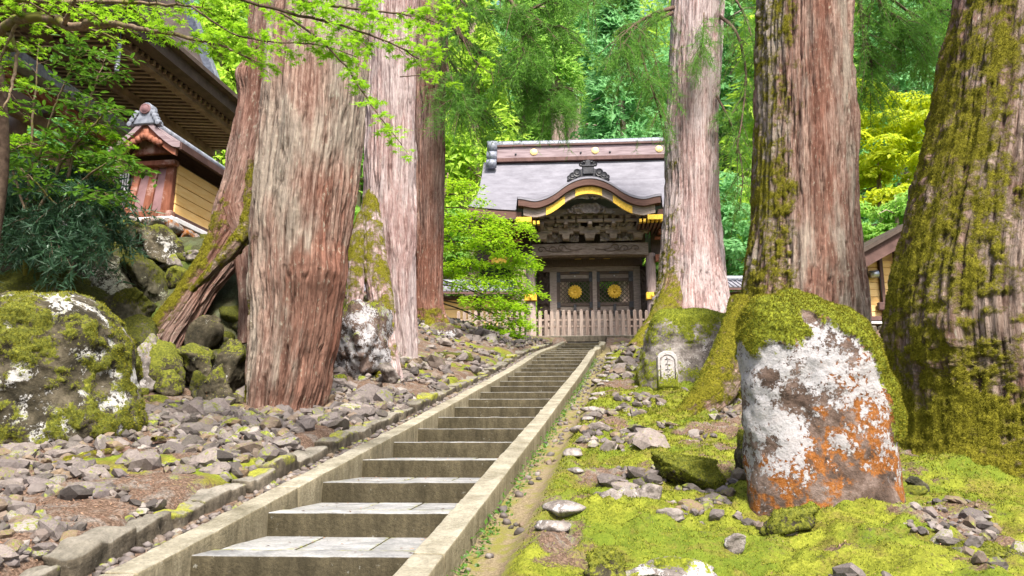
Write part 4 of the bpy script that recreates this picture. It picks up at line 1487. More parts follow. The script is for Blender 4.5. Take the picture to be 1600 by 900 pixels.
Vb, Fb = instances(P[ok_], r5.normal(size=P[ok_].shape) * .15 + [0, 0, 1], r5.normal(size=P[ok_].shape), U(.015, .045, int(ok_.sum())), LEAF_DIAMOND[0], LEAF_DIAMOND[1])
tag(link("fallen_leaves", mesh_np("fallen_leaves", Vb, Fb, M['litter'], None, False)), kind="stuff")

# exposed root in the left foreground
rt = thing("exposed_root", "mossy arching tree root exposed among the cobbles before the lichen boulder", "tree root", Wp(90, 745, 7.0))
for pts, rad in (([(150, 722, 7.2), (110, 727, 7.1), (75, 735, 7.0), (55, 748, 6.9), (47, 775, 6.7)], [.05, .05, .045, .04, .03]),
                 ([(200, 700, 7.6), (165, 712, 7.35), (120, 722, 7.15), (85, 725, 7.1)], [.04, .055, .06, .04]),
                 ([(240, 690, 7.8), (290, 688, 8.2), (340, 700, 8.2)], [.03, .035, .02])):
    bark_trunk(rt, np.array([Wp(*p) for p in pts]), np.array(rad), 24, 50, M['bark_warm'], 55, up_moss(.25, .35), amp=.35, name="root")

# little fern
f0 = Wp(300, 648, 10.25)
fv, ff, fo = [], [], 0
for j in range(9):
    a = j * 0.75 + .2
    L = .24 + .06 * (j % 3)
    t = np.linspace(0, 1, 12)
    st = np.stack([f0[0] + math.cos(a) * L * t, f0[1] + math.sin(a) * L * t * .8, f0[2] + L * (1.15 * t - .9 * t ** 2)], -1)
    D = np.gradient(st, axis=0)
    Ps, Ds = [], []
    for i in range(1, 12):
        sd_ = np.cross(D[i], [0, 0, 1])
        sd_ /= np.linalg.norm(sd_)
        for s in (-1, 1):
            Ps.append(st[i])
            Ds.append(sd_ * s + D[i] / np.linalg.norm(D[i]) * .5)
    Vb, Fb = instances(np.array(Ps), np.tile([0, 0, 1.0], (len(Ps), 1)), np.array(Ds), np.repeat(.09 * (1 - t[1:] * .75), 2), LEAF_DIAMOND[0], LEAF_DIAMOND[1])
    fv.append(Vb)
    ff.append(Fb + fo)
    fo += len(Vb)
fr = solo("fern", np.vstack(fv), np.vstack(ff), M['maple'], None, "little bright green fern growing at the foot of the rock pile", "fern", None, False)

# ------------------------------------------------------------------ the gate
GYD = 36.6
G0 = Wp(922, 532, GYD)
GRZ = math.radians(-4.0)
gate = thing("temple_gate", "dark carved temple gate with curved grey roof and gold crests atop the steps", "gate", G0, GRZ)


def gx(px, dy=0.0, py=420):
    return float(Wp(px, py, GYD + dy)[0] - G0[0])


def gz(py, dy=0.0):
    return float(Wp(922, py, GYD + dy)[2] - G0[2])


def gp(name, mb, mat, parent=None, smooth=False):
    return mb.build(name, M[mat], parent or gate, None, smooth)


EF, RY = -2.1, 2.6                       # eave front and ridge line, measured back from the columns
XE = -gx(734, EF, 325)                   # half length of the eave
ze, zr = gz(331, EF), gz(250, RY)
zk_top, zk_bot = gz(281, EF - .3), gz(318, EF - .3)
XK = gx(1014, EF - .3, 300)


def kara(x):
    t = np.clip(np.abs(x) / XK, 0, 1.25)
    b = np.where(t < .5, 1 - 2 * t ** 2 * 1.0, 2 * (1 - np.minimum(t, 1)) ** 2)
    up = .14 * sstep(.92, 1.25, t)
    return (zk_top - zk_bot) * .93 * b + up


def eave_z(x):
    return ze + .32 * (np.abs(x) / XE) ** 3


# main roof with courses
nx, ncr = 150, 44
xs = np.linspace(-1, 1, nx)
ts, saw = [], []
for i in range(ncr):
    ts += [i / ncr, (i + .93) / ncr]
    saw += [0.10, 0.0]
ts, saw = np.array(ts + [1.0]), np.array(saw + [0])
T_, X_ = np.meshgrid(ts, xs, indexing='ij')
wid = XE * (1 - .045 * np.sin(np.clip(T_ * 1.6, 0, 1) * math.pi / 2))
X = X_ * wid
Yr = EF + (RY - EF) * T_
prof = .62 * T_ + .38 * T_ ** 2.2
z_main = eave_z(X) + (zr - eave_z(X)) * prof
z_k = zk_bot + kara(X) + .16 + .10 * T_ - 4.0 * np.maximum(T_ - .55, 0)
k_on = np.abs(X) < XK * 1.28
d_ = np.where(k_on, z_k - z_main, -9)
Zr = z_main + np.where(d_ > -1, .5 * (d_ + np.sqrt(d_ * d_ + .015)), 0)
fy = np.where(k_on & (d_ > 0), -.32 * (1 - sstep(0, .25, T_)), 0)
Zs = Zr + np.asarray(saw)[:, None] * .9
V = np.stack([X, Yr + fy, Zs], -1).reshape(-1, 3)
roof = link("roof", mesh_np("roof", V, grid_faces(len(ts), nx, False), M['roof'], None, False), gate)
Vb = V.copy()
Vb[:, 1] = 2 * RY - Vb[:, 1]
back_z = (eave_z(X) + (zr - eave_z(X)) * prof).reshape(-1)
Vb[:, 2] = back_z
link("roof_back", mesh_np("roof_back", Vb, grid_faces(len(ts), nx, False)[:, ::-1], M['roof'], None, False), gate)


def band(name, xa, xb, zf, o_top, o_bot, y, th, mat, n=60, parent=None):
    xq = np.linspace(xa, xb, n)
    z = zf(xq)
    ring = np.stack([np.stack([xq, 0 * xq + y, z + o_top], -1), np.stack([xq, 0 * xq + y, z + o_bot], -1),
                     np.stack([xq, 0 * xq + y + th, z + o_bot], -1), np.stack([xq, 0 * xq + y + th, z + o_top], -1)], 1)
    f = [grid_faces(n, 4), [[0, 1, 2, 3]], [[4 * n - 1, 4 * n - 2, 4 * n - 3, 4 * n - 4]]]
    return link(name, mesh_np(name, ring.reshape(-1, 3), f, M[mat], None, False), parent or gate)


kz = lambda x: zk_bot + kara(x) + .16
band("karahafu_fascia", -XK * 1.25, XK * 1.25, kz, .0, -.33, EF - .33, .5, 'eave_brown')
band("karahafu_rim", -XK * 1.26, XK * 1.26, kz, .07, -.02, EF - .36, .2, 'roof')
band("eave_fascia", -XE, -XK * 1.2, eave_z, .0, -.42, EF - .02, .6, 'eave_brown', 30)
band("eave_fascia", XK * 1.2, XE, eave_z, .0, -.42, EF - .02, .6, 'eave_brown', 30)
band("bargeboard", -XK * 1.16, XK * 1.16, kz, -.33, -.72, EF - .12, .2, 'gate_wood')
gold_seg = [(-.62, .62, -.36, -.70), (-2.0, -1.12, -.40, -.76), (1.12, 2.0, -.40, -.76)]
for a, b, o1, o2 in gold_seg:
    p_ = band("gold_plate", a, b, kz, o1, o2, EF - .16, .05, 'gold', 24)
# soffit boards under the eaves
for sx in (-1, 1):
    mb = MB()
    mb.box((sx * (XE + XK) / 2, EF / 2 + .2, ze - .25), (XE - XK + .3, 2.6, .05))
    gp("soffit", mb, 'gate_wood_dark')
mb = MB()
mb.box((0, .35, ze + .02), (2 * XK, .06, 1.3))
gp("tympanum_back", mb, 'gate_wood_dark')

# rafters with gold tips on both sides
for sx in (-1, 1):
    for i in range(16):
        xx = sx * (XK * .90 + i * .19)
        if abs(xx) > XE - .1:
            break
        zz = float(eave_z(np.array(xx))) - .50
        mb = MB()
        mb.box((xx, EF / 2 + .25, zz), (.10, 2.1, .13))
        rf = gp("rafter", mb, 'eave_brown')
        mb = MB()
        mb.box((xx, EF + .06 - .85 + .85, zz), (.115, .26, .15))
        if abs(xx) < XK * .98 + .75:
            gp("rafter_cap", mb, 'gold', rf)
    mb = MB()
    mb.box((sx * (XK * 1.0 + .40), EF - .20, float(eave_z(np.array(XK))) - .40), (.72, .05, .24), None, .01)
    gp("gold_plate", mb, 'gold')

# ridge
zb, zt = zr - .12, gz(222, RY)
XR = -gx(768, RY, 235)
mb = MB()
mb.box((0, RY, zb + (zt - zb) * .42), (2 * XR, .62, (zt - zb) * .62))
ridge = gp("ridge", mb, 'ridge')
mb = MB()
mb.box((0, RY, zb + .08), (2 * XR + .1, .86, .20))
mb.box((0, RY, zb + (zt - zb) * .78), (2 * XR + .1, .80, .10))
gp("ridge_moulding", mb, 'brown_trim', ridge)
mb = MB()
mb.tube([(-XR - .2, RY, zt - .10), (0, RY, zt - .14), (XR + .2, RY, zt - .10)], [.26, .26, .26], 14, 20)
gp("ridge_cap", mb, 'tile', ridge, True)
for px in (829, 924, 1022):
    mb = MB()
    mb.lathe((gx(px, RY, 235), RY - .31, zb + (zt - zb) * .45), [(.0, .05), (.12, .05), (.15, .035), (.18, .03), (.20, 0)], 24, rotx(math.pi / 2))
    gp("ridge_medallion", mb, 'pale_gold', ridge, True)
for px in (801, 902, 947):
    mb = MB()
    mb.lathe((gx(px, RY, 240), RY - .31, zb + .42), [(.0, .05), (.05, .04), (.06, 0)], 10, rotx(math.pi / 2))
    gp("ridge_stud", mb, 'black', ridge, True)
for sx in (-1, 1):                        # scroll tiles at the ridge ends
    mb = MB()
    for i, (zz, r_) in enumerate(((zt - .35, .34), (zt - .95, .27), (zt - 1.45, .23))):
        mb.lathe((sx * (XR + .12), RY - .45 - i * .22, zz), [(.0, -.26), (r_, -.26), (r_ * 1.05, 0), (r_, .26), (0, .26)], 16, roty(math.pi / 2))
    gp("ridge_end_tile", mb, 'tile', ridge, True)

# black ornament above the curved gable
zo = gz(283, EF + .2)
sil = []
pts = [(0, 0), (-34, 0), (-33, 4), (-28, 6), (-24, 11), (-20, 12), (-18, 17), (-11, 17), (-9, 19), (-10, 26), (-12, 29), (-7, 29), (-4, 31), (0, 33)]
k_ = GYD / F
half = [(p[0] * k_ * .97, p[1] * k_ * 1.0) for p in pts[1:]]
poly = half + [(-a, b) for a, b in half[::-1][1:]]
mb = MB()
v, f = extrude(poly, -.12, .16, .05)
mb.add(v + [0, EF + .1, zo], [np.asarray(q) for q in f])
for sx in (-1, 1):
    for cx_, cz_, r_ in ((24, 6, .17), (17, 11, .19), (29, 3, .12), (11, 24, .10), (6, 29, .07)):
        mb.lathe((sx * cx_ * k_, EF - .05, zo + cz_ * k_), [(.0, .06), (r_ * .5, .07), (r_ * .6, .02), (r_, .05), (r_, -.02)], 12, rotx(math.pi / 2))
mb.box((0, EF - .06, zo + 14 * k_), (.5, .1, .34), None, .02)
mb.box((0, EF - .05, zo + 22 * k_), (.62, .12, .09), None, .02)
mb.box((0, EF - .05, zo + 3 * k_), (1.0, .1, .06))
gp("gable_ornament", mb, 'black', None, False)


def carved(name, x0, x1, z0, z1, y, relief, mat, seed, shape=None, sc=3.2):
    n, m_ = max(int((x1 - x0) / .035), 6), max(int((z1 - z0) / .035), 6)
    A_, B_ = np.meshgrid(np.linspace(x0, x1, n), np.linspace(z0, z1, m_), indexing='ij')
    if shape is not None:
        B_ = np.minimum(B_, shape(A_))
    p = np.stack([A_, 0 * A_ + seed, B_], -1)
    w = p + .35 * np.stack([fbm(p * 2 + 5, 2, seed), 0 * A_, fbm(p * 2 + 9, 2, seed + 1)], -1)
    hgt = 1 - np.abs(fbm(w * sc, 3, seed + 2)) * 3.2
    Yc = y - relief * np.clip(hgt, 0, 1) ** 1.2
    return link(name, mesh_np(name, np.stack([A_, Yc, B_], -1).reshape(-1, 3), grid_faces(n, m_, False)[:, ::-1], M[mat]), gate)


# carvings under the curved gable
carved("carved_panel", gx(852), gx(992), gz(348), gz(300), -1.55, .22, 'carved', 3, lambda x_: kz(x_) - .95, 2.6)
carved("carved_crest", gx(884), gx(952), gz(330), gz(305), -1.85, .22, 'carved', 9, lambda x_: gz(307) - .25 * np.abs(x_), 3.4)


def scroll(mb, cx_, cz_, s, y, flip=1, n=26, r0=.026):
    t = np.linspace(0, 1, n)
    a = t * 4.2 * math.pi / 2
    rr = .22 * (1 - t) ** .8 + .02
    P_ = np.stack([cx_ + flip * s * (rr * np.cos(a) - .1 + 0 * t), 0 * t + y, cz_ + s * rr * np.sin(a) * .85], -1)
    tail = np.stack([cx_ + flip * s * np.linspace(1.0, .12, 10), np.full(10, y), cz_ + s * .12 * np.sin(np.linspace(-2.6, 0, 10))], -1)
    mb.tube(np.vstack([tail[:-1], P_]), r0, 6)


def beam(name, x0, x1, z0, z1, y, th, arch, mat):
    n = 40
    xq = np.linspace(x0, x1, n)
    t = (xq - x0) / (x1 - x0) * 2 - 1
    zb_ = z0 + arch * (1 - np.abs(t) ** 5)
    zt_ = z1 + arch * .25 * (1 - t ** 2)
    ring = np.stack([np.stack([xq, 0 * xq + y, zt_], -1), np.stack([xq, 0 * xq + y, zb_], -1), np.stack([xq, 0 * xq + y + th, zb_], -1), np.stack([xq, 0 * xq + y + th, zt_], -1)], 1)
    return link(name, mesh_np(name, ring.reshape(-1, 3), [grid_faces(n, 4), [[0, 1, 2, 3]], [[4 * n - 1, 4 * n - 2, 4 * n - 3, 4 * n - 4]]], M[mat], None, False), gate)


b1 = beam("rainbow_beam", gx(832), gx(1012), gz(402), gz(383), -.32, .6, .06, 'gate_wood')
mb = MB()
zc = gz(391)
for sx in (-1, 1):
    for off in (gx(978) - .15, gx(962) - .1, gx(990)):
        scroll(mb, sx * off, zc + (.05 if off < 1.5 else -.03), .9, -.335, -sx)
gp("beam_scrolls", mb, 'gate_wood_dark', b1, True)
beam("upper_beam", gx(846), gx(1000), gz(349), gz(338), -1.2, .45, .05, 'gate_wood')
beam("middle_beam", gx(842), gx(1005), gz(366), gz(361), -.7, .4, .0, 'gate_wood')
carved("carved_panel", gx(850), gx(905), gz(380), gz(366), -.25, .2, 'carved', 21, None, 3.8)
carved("carved_panel", gx(938), gx(992), gz(380), gz(366), -.25, .2, 'carved', 27, None, 3.8)
carved("carved_panel", gx(852), gx(908), gz(361), gz(349), -.75, .2, 'carved', 31, None, 3.6)
carved("carved_panel", gx(936), gx(990), gz(361), gz(349), -.75, .2, 'carved', 37, None, 3.6)
carved("carved_nosing", gx(838), gx(866), gz(348), gz(337), -1.9, .25, 'carved', 41, None, 4.5)
carved("carved_nosing", gx(976), gx(1004), gz(348), gz(337), -1.9, .25, 'carved', 47, None, 4.5)
mb = MB()
mb.box((0, .25, (gz(402) + gz(330)) / 2), (gx(1012) - gx(832), .1, gz(330) - gz(402)))
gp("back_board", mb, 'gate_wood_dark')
for sx_ in (0, 1):
    mb = MB()
    if sx_:
        mb.box(((gx(1016) + gx(1090)) / 2, .35, (gz(402) + gz(335)) / 2), (gx(1085) - gx(1016), .1, gz(335) - gz(402)))
    else:
        mb.box(((gx(740) + gx(830)) / 2, .35, (gz(402) + gz(335)) / 2), (gx(830) - gx(745), .1, gz(335) - gz(402)))
    gp("side_board", mb, 'gate_wood_dark')

# bracket sets
for bx in (gx(848), gx(885), gx(922), gx(958), gx(996)):
    big_ = abs(abs(bx) - gx(958)) > .3
    mb = MB()
    z0 = gz(379)
    s_ = 1.0 if big_ else .72
    mb.box((bx, -.55, z0 + .14), (.40 * s_, .42, .26), None, 0, 1.35)
    mb.box((bx, -.6, z0 + .36), (1.0 * s_, .22, .17), None, .03)
    for o_ in (-.4, 0, .4):
        mb.box((bx + o_ * s_, -.6, z0 + .53), (.22 * s_, .30, .15), None, 0, 1.3)
    mb.box((bx, -.95, z0 + .62), (.20, .9, .16), None, .03)
    mb.box((bx, -1.1, z0 + .80), (1.25 * s_, .2, .15), None, .03)
    for o_ in (-.5, 0, .5):
        mb.box((bx + o_ * s_, -1.1, z0 + .95), (.22 * s_, .28, .14), None, 0, 1.3)
    gp("bracket", mb, 'gate_wood')
for sx in (-1, 1):                       # stepped bracket row under the side eaves
    for i in range(4):
        xx = sx * (gx(1016) + .45 + i * .6)
        mb = MB()
        z0 = gz(392)
        mb.box((xx, -.3, z0 + .5), (.5, .2, .14), None, .02)
        mb.box((xx, -.5, z0 + .75), (.2, .8, .14), None, .02)
        mb.box((xx, -.8, z0 + 1.0), (.5, .2, .14), None, .02)
        mb.box((xx, -1.0, z0 + 1.25), (.2, .9, .14), None, .02)
        gp("bracket", mb, 'red_wood')
    mb = MB()
    mb.box((sx * (gx(1016) + 1.05), -.25, gz(407)), (1.7, .34, .32), None, .02)
    bm_ = gp("tie_beam", mb, 'red_wood')
    mb = MB()
    mb.box((sx * (gx(1016) + 1.35), -.44, gz(407)), (.75, .06, .36), None, .02)
    gp("gold_plate", mb, 'gold', bm_)

# columns
for px in (829, 1016):
    mb = MB()
    mb.lathe((gx(px), 0, -.3), [(.30, 0), (.30, .45), (.245, .55), (.24, 2.5), (.235, gz(398) + .3)], 24)
    cl = gp("column", mb, 'column_wood', None, True)
    mb = MB()
    mb.box((gx(px), -.16, gz(465)), (.60, .36, .34), None, .02)
    mb.lathe((gx(px), -.34, gz(465)), [(.0, .08), (.06, .07), (.09, .03), (.12, .03), (.13, 0)], 14, rotx(math.pi / 2))
    gp("gold_band", mb, 'gold', cl)

# lintels, jambs, doors
DY = 1.3
mb = MB()
mb.box((0, DY - .15, gz(410, DY)), (gx(1010) - gx(836), .3, gz(403, DY) - gz(418, DY)), None, .02)
gp("lintel", mb, 'gate_wood_dark')
mb = MB()
for px in (901, 923, 946):
    mb.box((gx(px, DY - .4, 403), DY - .36, gz(402.5, DY - .4)), (.32 if px != 923 else .28, .06, .14), None, .01)
gp("gold_plate", mb, 'gold')
xj0, xj1 = gx(866, DY), gx(985, DY)
for px0, px1 in ((856, 867), (985, 996)):
    mb = MB()
    mb.box(((gx(px0, DY) + gx(px1, DY)) / 2, DY, gz(475, DY)), (gx(px1, DY) - gx(px0, DY), .26, gz(417, DY) - gz(533, DY)), None, .015)
    gp("jamb", mb, 'gate_wood')
mb = MB()
mb.box((0, DY - .02, gz(421, DY)), (xj1 - xj0 + .7, .28, .26), None, .015)
gp("door_head", mb, 'gate_wood')
for x0, x1 in ((gx(836, DY), gx(856, DY)), (gx(996, DY), gx(1014, DY))):
    carved("carved_side_panel", x0, x1, gz(533, DY), gz(417, DY), DY + .05, .14, 'gate_wood_dark', 51, None, 2.6)
xm0 = 0.5 * (gx(868, DY) + gx(983, DY))
for sx in (-1, 1):
    x0 = xm0 + (.05 if sx > 0 else -(xj1 - xj0) / 2 + .0)
    w = (xj1 - xj0) / 2 - .05
    xc_ = x0 + w / 2
    ztop, zbot = gz(424, DY), .02
    fw = .20
    mb = MB()
    for xx in (x0 + fw / 2, x0 + w - fw / 2):
        mb.box((xx, DY, (ztop + zbot) / 2), (fw, .12, ztop - zbot), None, .01)
    zl0, zl1 = gz(473, DY), gz(440, DY)
    for za, zb_ in ((ztop - .16, ztop), (zl1, zl1 + .16), (zl0 - .16, zl0), (gz(487, DY) - .1, gz(487, DY) + .05), (zbot, zbot + .2)):
        mb.box((xc_, DY, (za + zb_) / 2), (w - 2 * fw, .10, zb_ - za), None, .008)
    leaf = gp("door", mb, 'gate_wood_dark')
    for za, zb_ in ((zl1 + .16, ztop - .16), (gz(487, DY) + .05, zl0 - .16), (zbot + .2, gz(487, DY) - .1)):
        mb = MB()
        mb.box((xc_, DY + .03, (za + zb_) / 2), (w - 2 * fw, .04, zb_ - za))
        gp("door_panel", mb, 'gate_wood', leaf)
    mb = MB()                             # lozenge lattice
    lx0, lx1 = x0 + fw * .6, x0 + w - fw * .6
    st_ = .155
    H_ = zl1 - zl0
    for sg in (-1, 1):
        c_ = -H_
        while c_ < (lx1 - lx0) + H_:
            # line x = c + sg*(z)
            pts_ = []
            for z_ in (0, H_):
                pts_.append((c_ + (z_ if sg > 0 else H_ - z_), z_))
            (xa, za), (xb, zb_) = pts_
            L_ = lx1 - lx0
            t0, t1 = 0.0, 1.0
            dx = xb - xa
            for lim, sgn in ((0, 1), (L_, -1)):
                va, vb = sgn * (xa - lim), sgn * (xb - lim)
                if va < 0 and vb < 0:
                    t1 = -1
                elif va < 0:
                    t0 = max(t0, va / (va - vb))
                elif vb < 0:
                    t1 = min(t1, va / (va - vb))
            if t1 - t0 > .04:
                A1 = (lx0 + xa + dx * t0, DY - .03 + .025 * sg, zl0 + za + (zb_ - za) * t0)
                A2 = (lx0 + xa + dx * t1, DY - .03 + .025 * sg, zl0 + za + (zb_ - za) * t1)
                mb.bar(A1, A2, .03, .042, (0, 1, 0))
            c_ += st_ * 1.41
    gp("lattice", mb, 'gate_wood_dark', leaf)
    cr = MB()
    zc_ = (zl0 + zl1) / 2
    for i in range(16):
        a = i * math.pi / 8
        ca, sa = math.cos(a), math.sin(a)
        R_ = np.array([[ca, 0, -sa], [0, 1, 0], [sa, 0, ca]])
        tv = np.array([(.05, -.02, 0), (.12, -.05, .042), (.27, -.05, .060), (.345, -.03, .040), (.36, -.02, 0), (.345, -.03, -.040), (.27, -.05, -.060), (.12, -.05, -.042), (.22, -.085, 0)])
        tf = np.array([(j, (j + 1) % 8, 8) for j in range(8)])
        cr.add(tv @ R_.T + [xc_, DY - .1, zc_], tf)
    cr.lathe((xc_, DY - .13, zc_), [(.0, .07), (.05, .06), (.075, .02), (.08, -.02)], 16, rotx(math.pi / 2))
    cf = gp("chrysanthemum_crest", cr, 'gold', leaf)
    mb = MB()
    mb.lathe((xc_, DY - .09, zc_), [(.0, .0), (.33, .0), (.33, -.05)], 24, rotx(math.pi / 2))
    gp("crest_disc", mb, 'eave_brown', leaf)
    fits = [((xx, DY - .075, zz), (.24, .03, .3)) for xx in (x0 + .10, x0 + w - .10) for zz in (ztop - .2, zl1 + .12, zl0 - .12, zl0 - .55)]
    for c_, s_ in fits + [((xc_, DY - .075, zl0 - .4), (.14, .03, .62)), ((xc_, DY - .07, ztop - .08), (.5, .03, .10))]:
        mb = MB()                         # black iron fittings
        mb.box(c_, s_, None, .008)
        gp("iron_fitting", mb, 'black', leaf)
    mb = MB()
    for zz in (ztop + .02, zl1 + .26):
        mb.lathe((xc_, DY - .12, zz), [(.0, .03), (.035, .02), (.04, 0)], 8, rotx(math.pi / 2))
    gp("stud", mb, 'plaster', leaf, True)
mb = MB()
mb.box((xm0, DY - .12, gz(478, DY)), (.22, .08, gz(424, DY)), None, .01)
gp("centre_stile", mb, 'gate_wood')
# side walls inside the gate and a stone base
mb = MB()
for sx in (-1, 1):
    mb.box((sx * gx(1016), 1.0, gz(465)), (.14, 1.7, 4.2))
gp("inner_wall", mb, 'gate_wood_dark')
mb = MB()
mb.box((0, .6, -.12), (2 * gx(1040), 4.4, .3), None, .03)
gp("stone_base", mb, 'edging')

# ------------------------------------------------------------------ picket fence
FD = -1.35
F0 = Wp(905, 533, GYD + FD)
fence = thing("picket_fence", "weathered low wooden picket fence closing the gateway at the top of the steps", "fence", F0, math.radians(-2))
pk0, pk1 = None, None
fx = lambda px: float(Wp(px, 510, GYD + FD)[0] - F0[0])
fz = lambda py: float(Wp(905, py, GYD + FD)[2] - F0[2])
pmesh = []
for j in range(4):
    mb = MB()
    h = fz(487) + .06 * j / 4
    mb.box((0, 0, h / 2 - .08), (.155, .035, h + .1), None, .008)
    mb.box((0, 0, h + .01), (.15, .033, .05), None, 0, .45)
    V, Fc = mb.data()
    pmesh.append(mesh_np("picket", V, Fc, M['picket'], None, False))
xx = fx(716)
j = 0
while xx < fx(1022):
    o = link("picket", pmesh[(j * 7) % 4], fence, (xx, -.045, random.uniform(-.02, .02)))
    o.rotation_euler = (0, random.uniform(-.01, .01), 0)
    xx += .272 + random.uniform(-.01, .01)
    j += 1
for py in (500, 510):
    mb = MB()
    mb.box(((fx(712) + fx(1026)) / 2, .02, fz(py)), (fx(1026) - fx(712), .06, .09), None, .008)
    mb.build("rail", M['picket'], fence)
mb = MB()
mb.box(((fx(712) + fx(1026)) / 2, .04, -.03), (fx(1026) - fx(712), .16, .14), None, .01)
mb.build("sill", M['picket'], fence)
for px in (768, 857, 950, 1010):
    mb = MB()
    mb.box((fx(px), .09, .55), (.12, .1, 1.4), None, .01)
    mb.build("post", M['picket'], fence)

# ------------------------------------------------------------------ roofed plaster walls beside the gate
def plaster_wall(xa, xb, Y, py_eave, py_bot, label, posts):
    a, b = Wp(xa, py_bot, Y), Wp(xb, py_bot, Y)
    w0 = thing("roofed_wall", label, "wall", (a + b) / 2)
    L = b[0] - a[0]
    h = Wp((xa + xb) / 2, py_eave, Y)[2] - a[2]
    mb = MB()
    mb.box((0, 0, h / 2 - .1), (L, .3, h + .2))
    mb.build("wall", M['yellow_plank'], w0)
    for i in range(1, 5):
        mb = MB()
        mb.box((0, -.155, h * i / 5), (L, .012, .03))
        mb.build("rail", M['brown_trim'], w0)
    for px in posts:
        mb = MB()
        mb.box((Wp(px, py_bot, Y)[0] - w0.location[0], -.1, h / 2 - .1), (.28, .26, h + .22), None, .01)
        mb.build("post", M['brown_trim'], w0)
    mb = MB()
    mb.box((0, -.1, h + .08), (L + .3, .5, .18), None, .01)
    mb.build("eave_beam", M['brown_trim'], w0)
    mb = MB()
    n = int(L / .22)
    for i in range(n):
        xx_ = -L / 2 + (i + .5) * L / n
        mb.bar((xx_, -1.0, h + .28), (xx_, .1, h + .78), .21, .05)
        mb.bar((xx_ + .11, -1.02, h + .31), (xx_ + .11, .1, h + .82), .07, .08)
    mb.build("tile_roof", M['roof'], w0)
    mb = MB()
    mb.bar((-L / 2 - .1, -.98, h + .2), (L / 2 + .1, -.98, h + .2), .08, .1)
    mb.build("eave_edge", M['brown_trim'], w0)
    mb = MB()
    mb.tube([(-L / 2 - .2, .1, h + .9), (L / 2 + .2, .1, h + .9)], .17, 10)
    mb.build("ridge_tile", M['tile'], w0, None, True)
    return w0


plaster_wall(560, 802, 36.6, 470, 540, "yellow plaster wall with grey tiled roof left of the gate behind the maple", (747, 660, 800))
plaster_wall(1060, 1260, 36.4, 464, 530, "short stretch of yellow plaster wall under a grey roof seen between the two right cedars", (1150, 1080))

# ------------------------------------------------------------------ little roofed wall end on the rock bank
DV = np.array([.158, 1.0, 0])
DV /= np.linalg.norm(DV)
HRZ = -math.atan(.158)
C0 = Wp(268, 338, 14.0)
lodge = thing("roofed_wall", "short roofed wall on the rock bank with red splayed end boards and yellow plank side", "wall", C0, HRZ)
hz = lambda py: float(Wp(268, py, 14.0)[2] - C0[2])
lw = .82                                  # end width
H = hz(252)
LL = 5.2


def lp(name, mb, mat, parent=None, smooth=False):
    return mb.build(name, M[mat], parent or lodge, None, smooth)


mb = MB()
mb.box((-lw / 2, LL / 2 + .04, H / 2), (lw - .06, LL, H))
lp("core", mb, 'gate_wood_dark')
for j in range(3):                        # yellow boards between posts on the right side
    y0, y1 = .07 + j * 1.55, .07 + (j + 1) * 1.55 - .09
    for i in range(5):
        mb = MB()
        hh = (H - .1) / 5
        mb.box((-.012 + (i % 2) * .004, (y0 + y1) / 2, .07 + hh * (i + .5)), (.035, y1 - y0, hh - .012), None, .006)
        lp("plank", mb, 'yellow_plank')
    mb = MB()
    mb.box((-.005, y1 + .045, H / 2), (.09, .085, H + .05), None, .008)
    lp("post", mb, 'brown_trim')
mb = MB()
mb.box((.0, LL / 2, .02), (.12, LL, .10), None, .01)
lp("sill", mb, 'brown_trim')
mb = MB()
mb.box((.01, LL / 2, -.07), (.2, LL, .10), None, .01)
mb.box((-lw / 2, -.06, -.09), (lw + .25, .22, .10), None, .01)
lp("white_sill", mb, 'plaster')
# red splayed boards of the end face
for i, (a0, a1, mt, dy) in enumerate(((.0, .17, 'red_wood', -.02), (.17, .36, 'purple_wood', .02), (.36, .52, 'red_wood', -.02), (.52, .72, 'purple_wood', .02), (.72, .86, 'red_wood', -.02))):
    mb = MB()
    sp = .10
    x0b, x1b = -a0 * (1 + sp), -a1 * (1 + sp)
    x0t, x1t = -a0 * .93 - .02, -a1 * .93 - .02
    v = np.array([(x0b, dy - .07, .06), (x1b, dy - .07, .06), (x1b, dy + .05, .06), (x0b, dy + .05, .06), (x0t, dy, H - .1), (x1t, dy, H - .1), (x1t, dy + .08, H - .1), (x0t, dy + .08, H - .1)])
    mb.add(v, np.array([(0, 3, 2, 1), (4, 5, 6, 7), (0, 1, 5, 4), (1, 2, 6, 5), (2, 3, 7, 6), (3, 0, 4, 7)]))
    lp("end_board", mb, mt)
mb = MB()
mb.box((-lw / 2 - .05, -.1, .01), (lw + .28, .14, .12), None, .01)
mb.box((-lw / 2, -.06, H - .06), (lw + .12, .16, .1), None, .01)
lp("end_rail", mb, 'red_wood')
mb = MB()                                 # grille window beyond the end boards
mb.box((-lw - .34, .05, H * .5), (.34, .06, H), None, .01)
gr = lp("side_frame", mb, 'purple_wood')
mb = MB()
mb.box((-lw - .22, .0, H * .62), (.2, .05, .42))
lp("grille_back", mb, 'black', gr)
for i in range(4):
    mb = MB()
    mb.box((-lw - .30 + i * .055, -.035, H * .62), (.018, .03, .42))
    lp("grille_bar", mb, 'plaster', gr)
# curved gable roof running back along the wall
xe = .62
cx = -lw / 2


def lroof(x):
    t = np.abs(x - cx) / (lw / 2 + xe * .55)
    return H + .08 + .58 * (1 - np.clip(t, 0, 1.2)) ** 1.35 + .05 * np.maximum(t - .8, 0) * 4


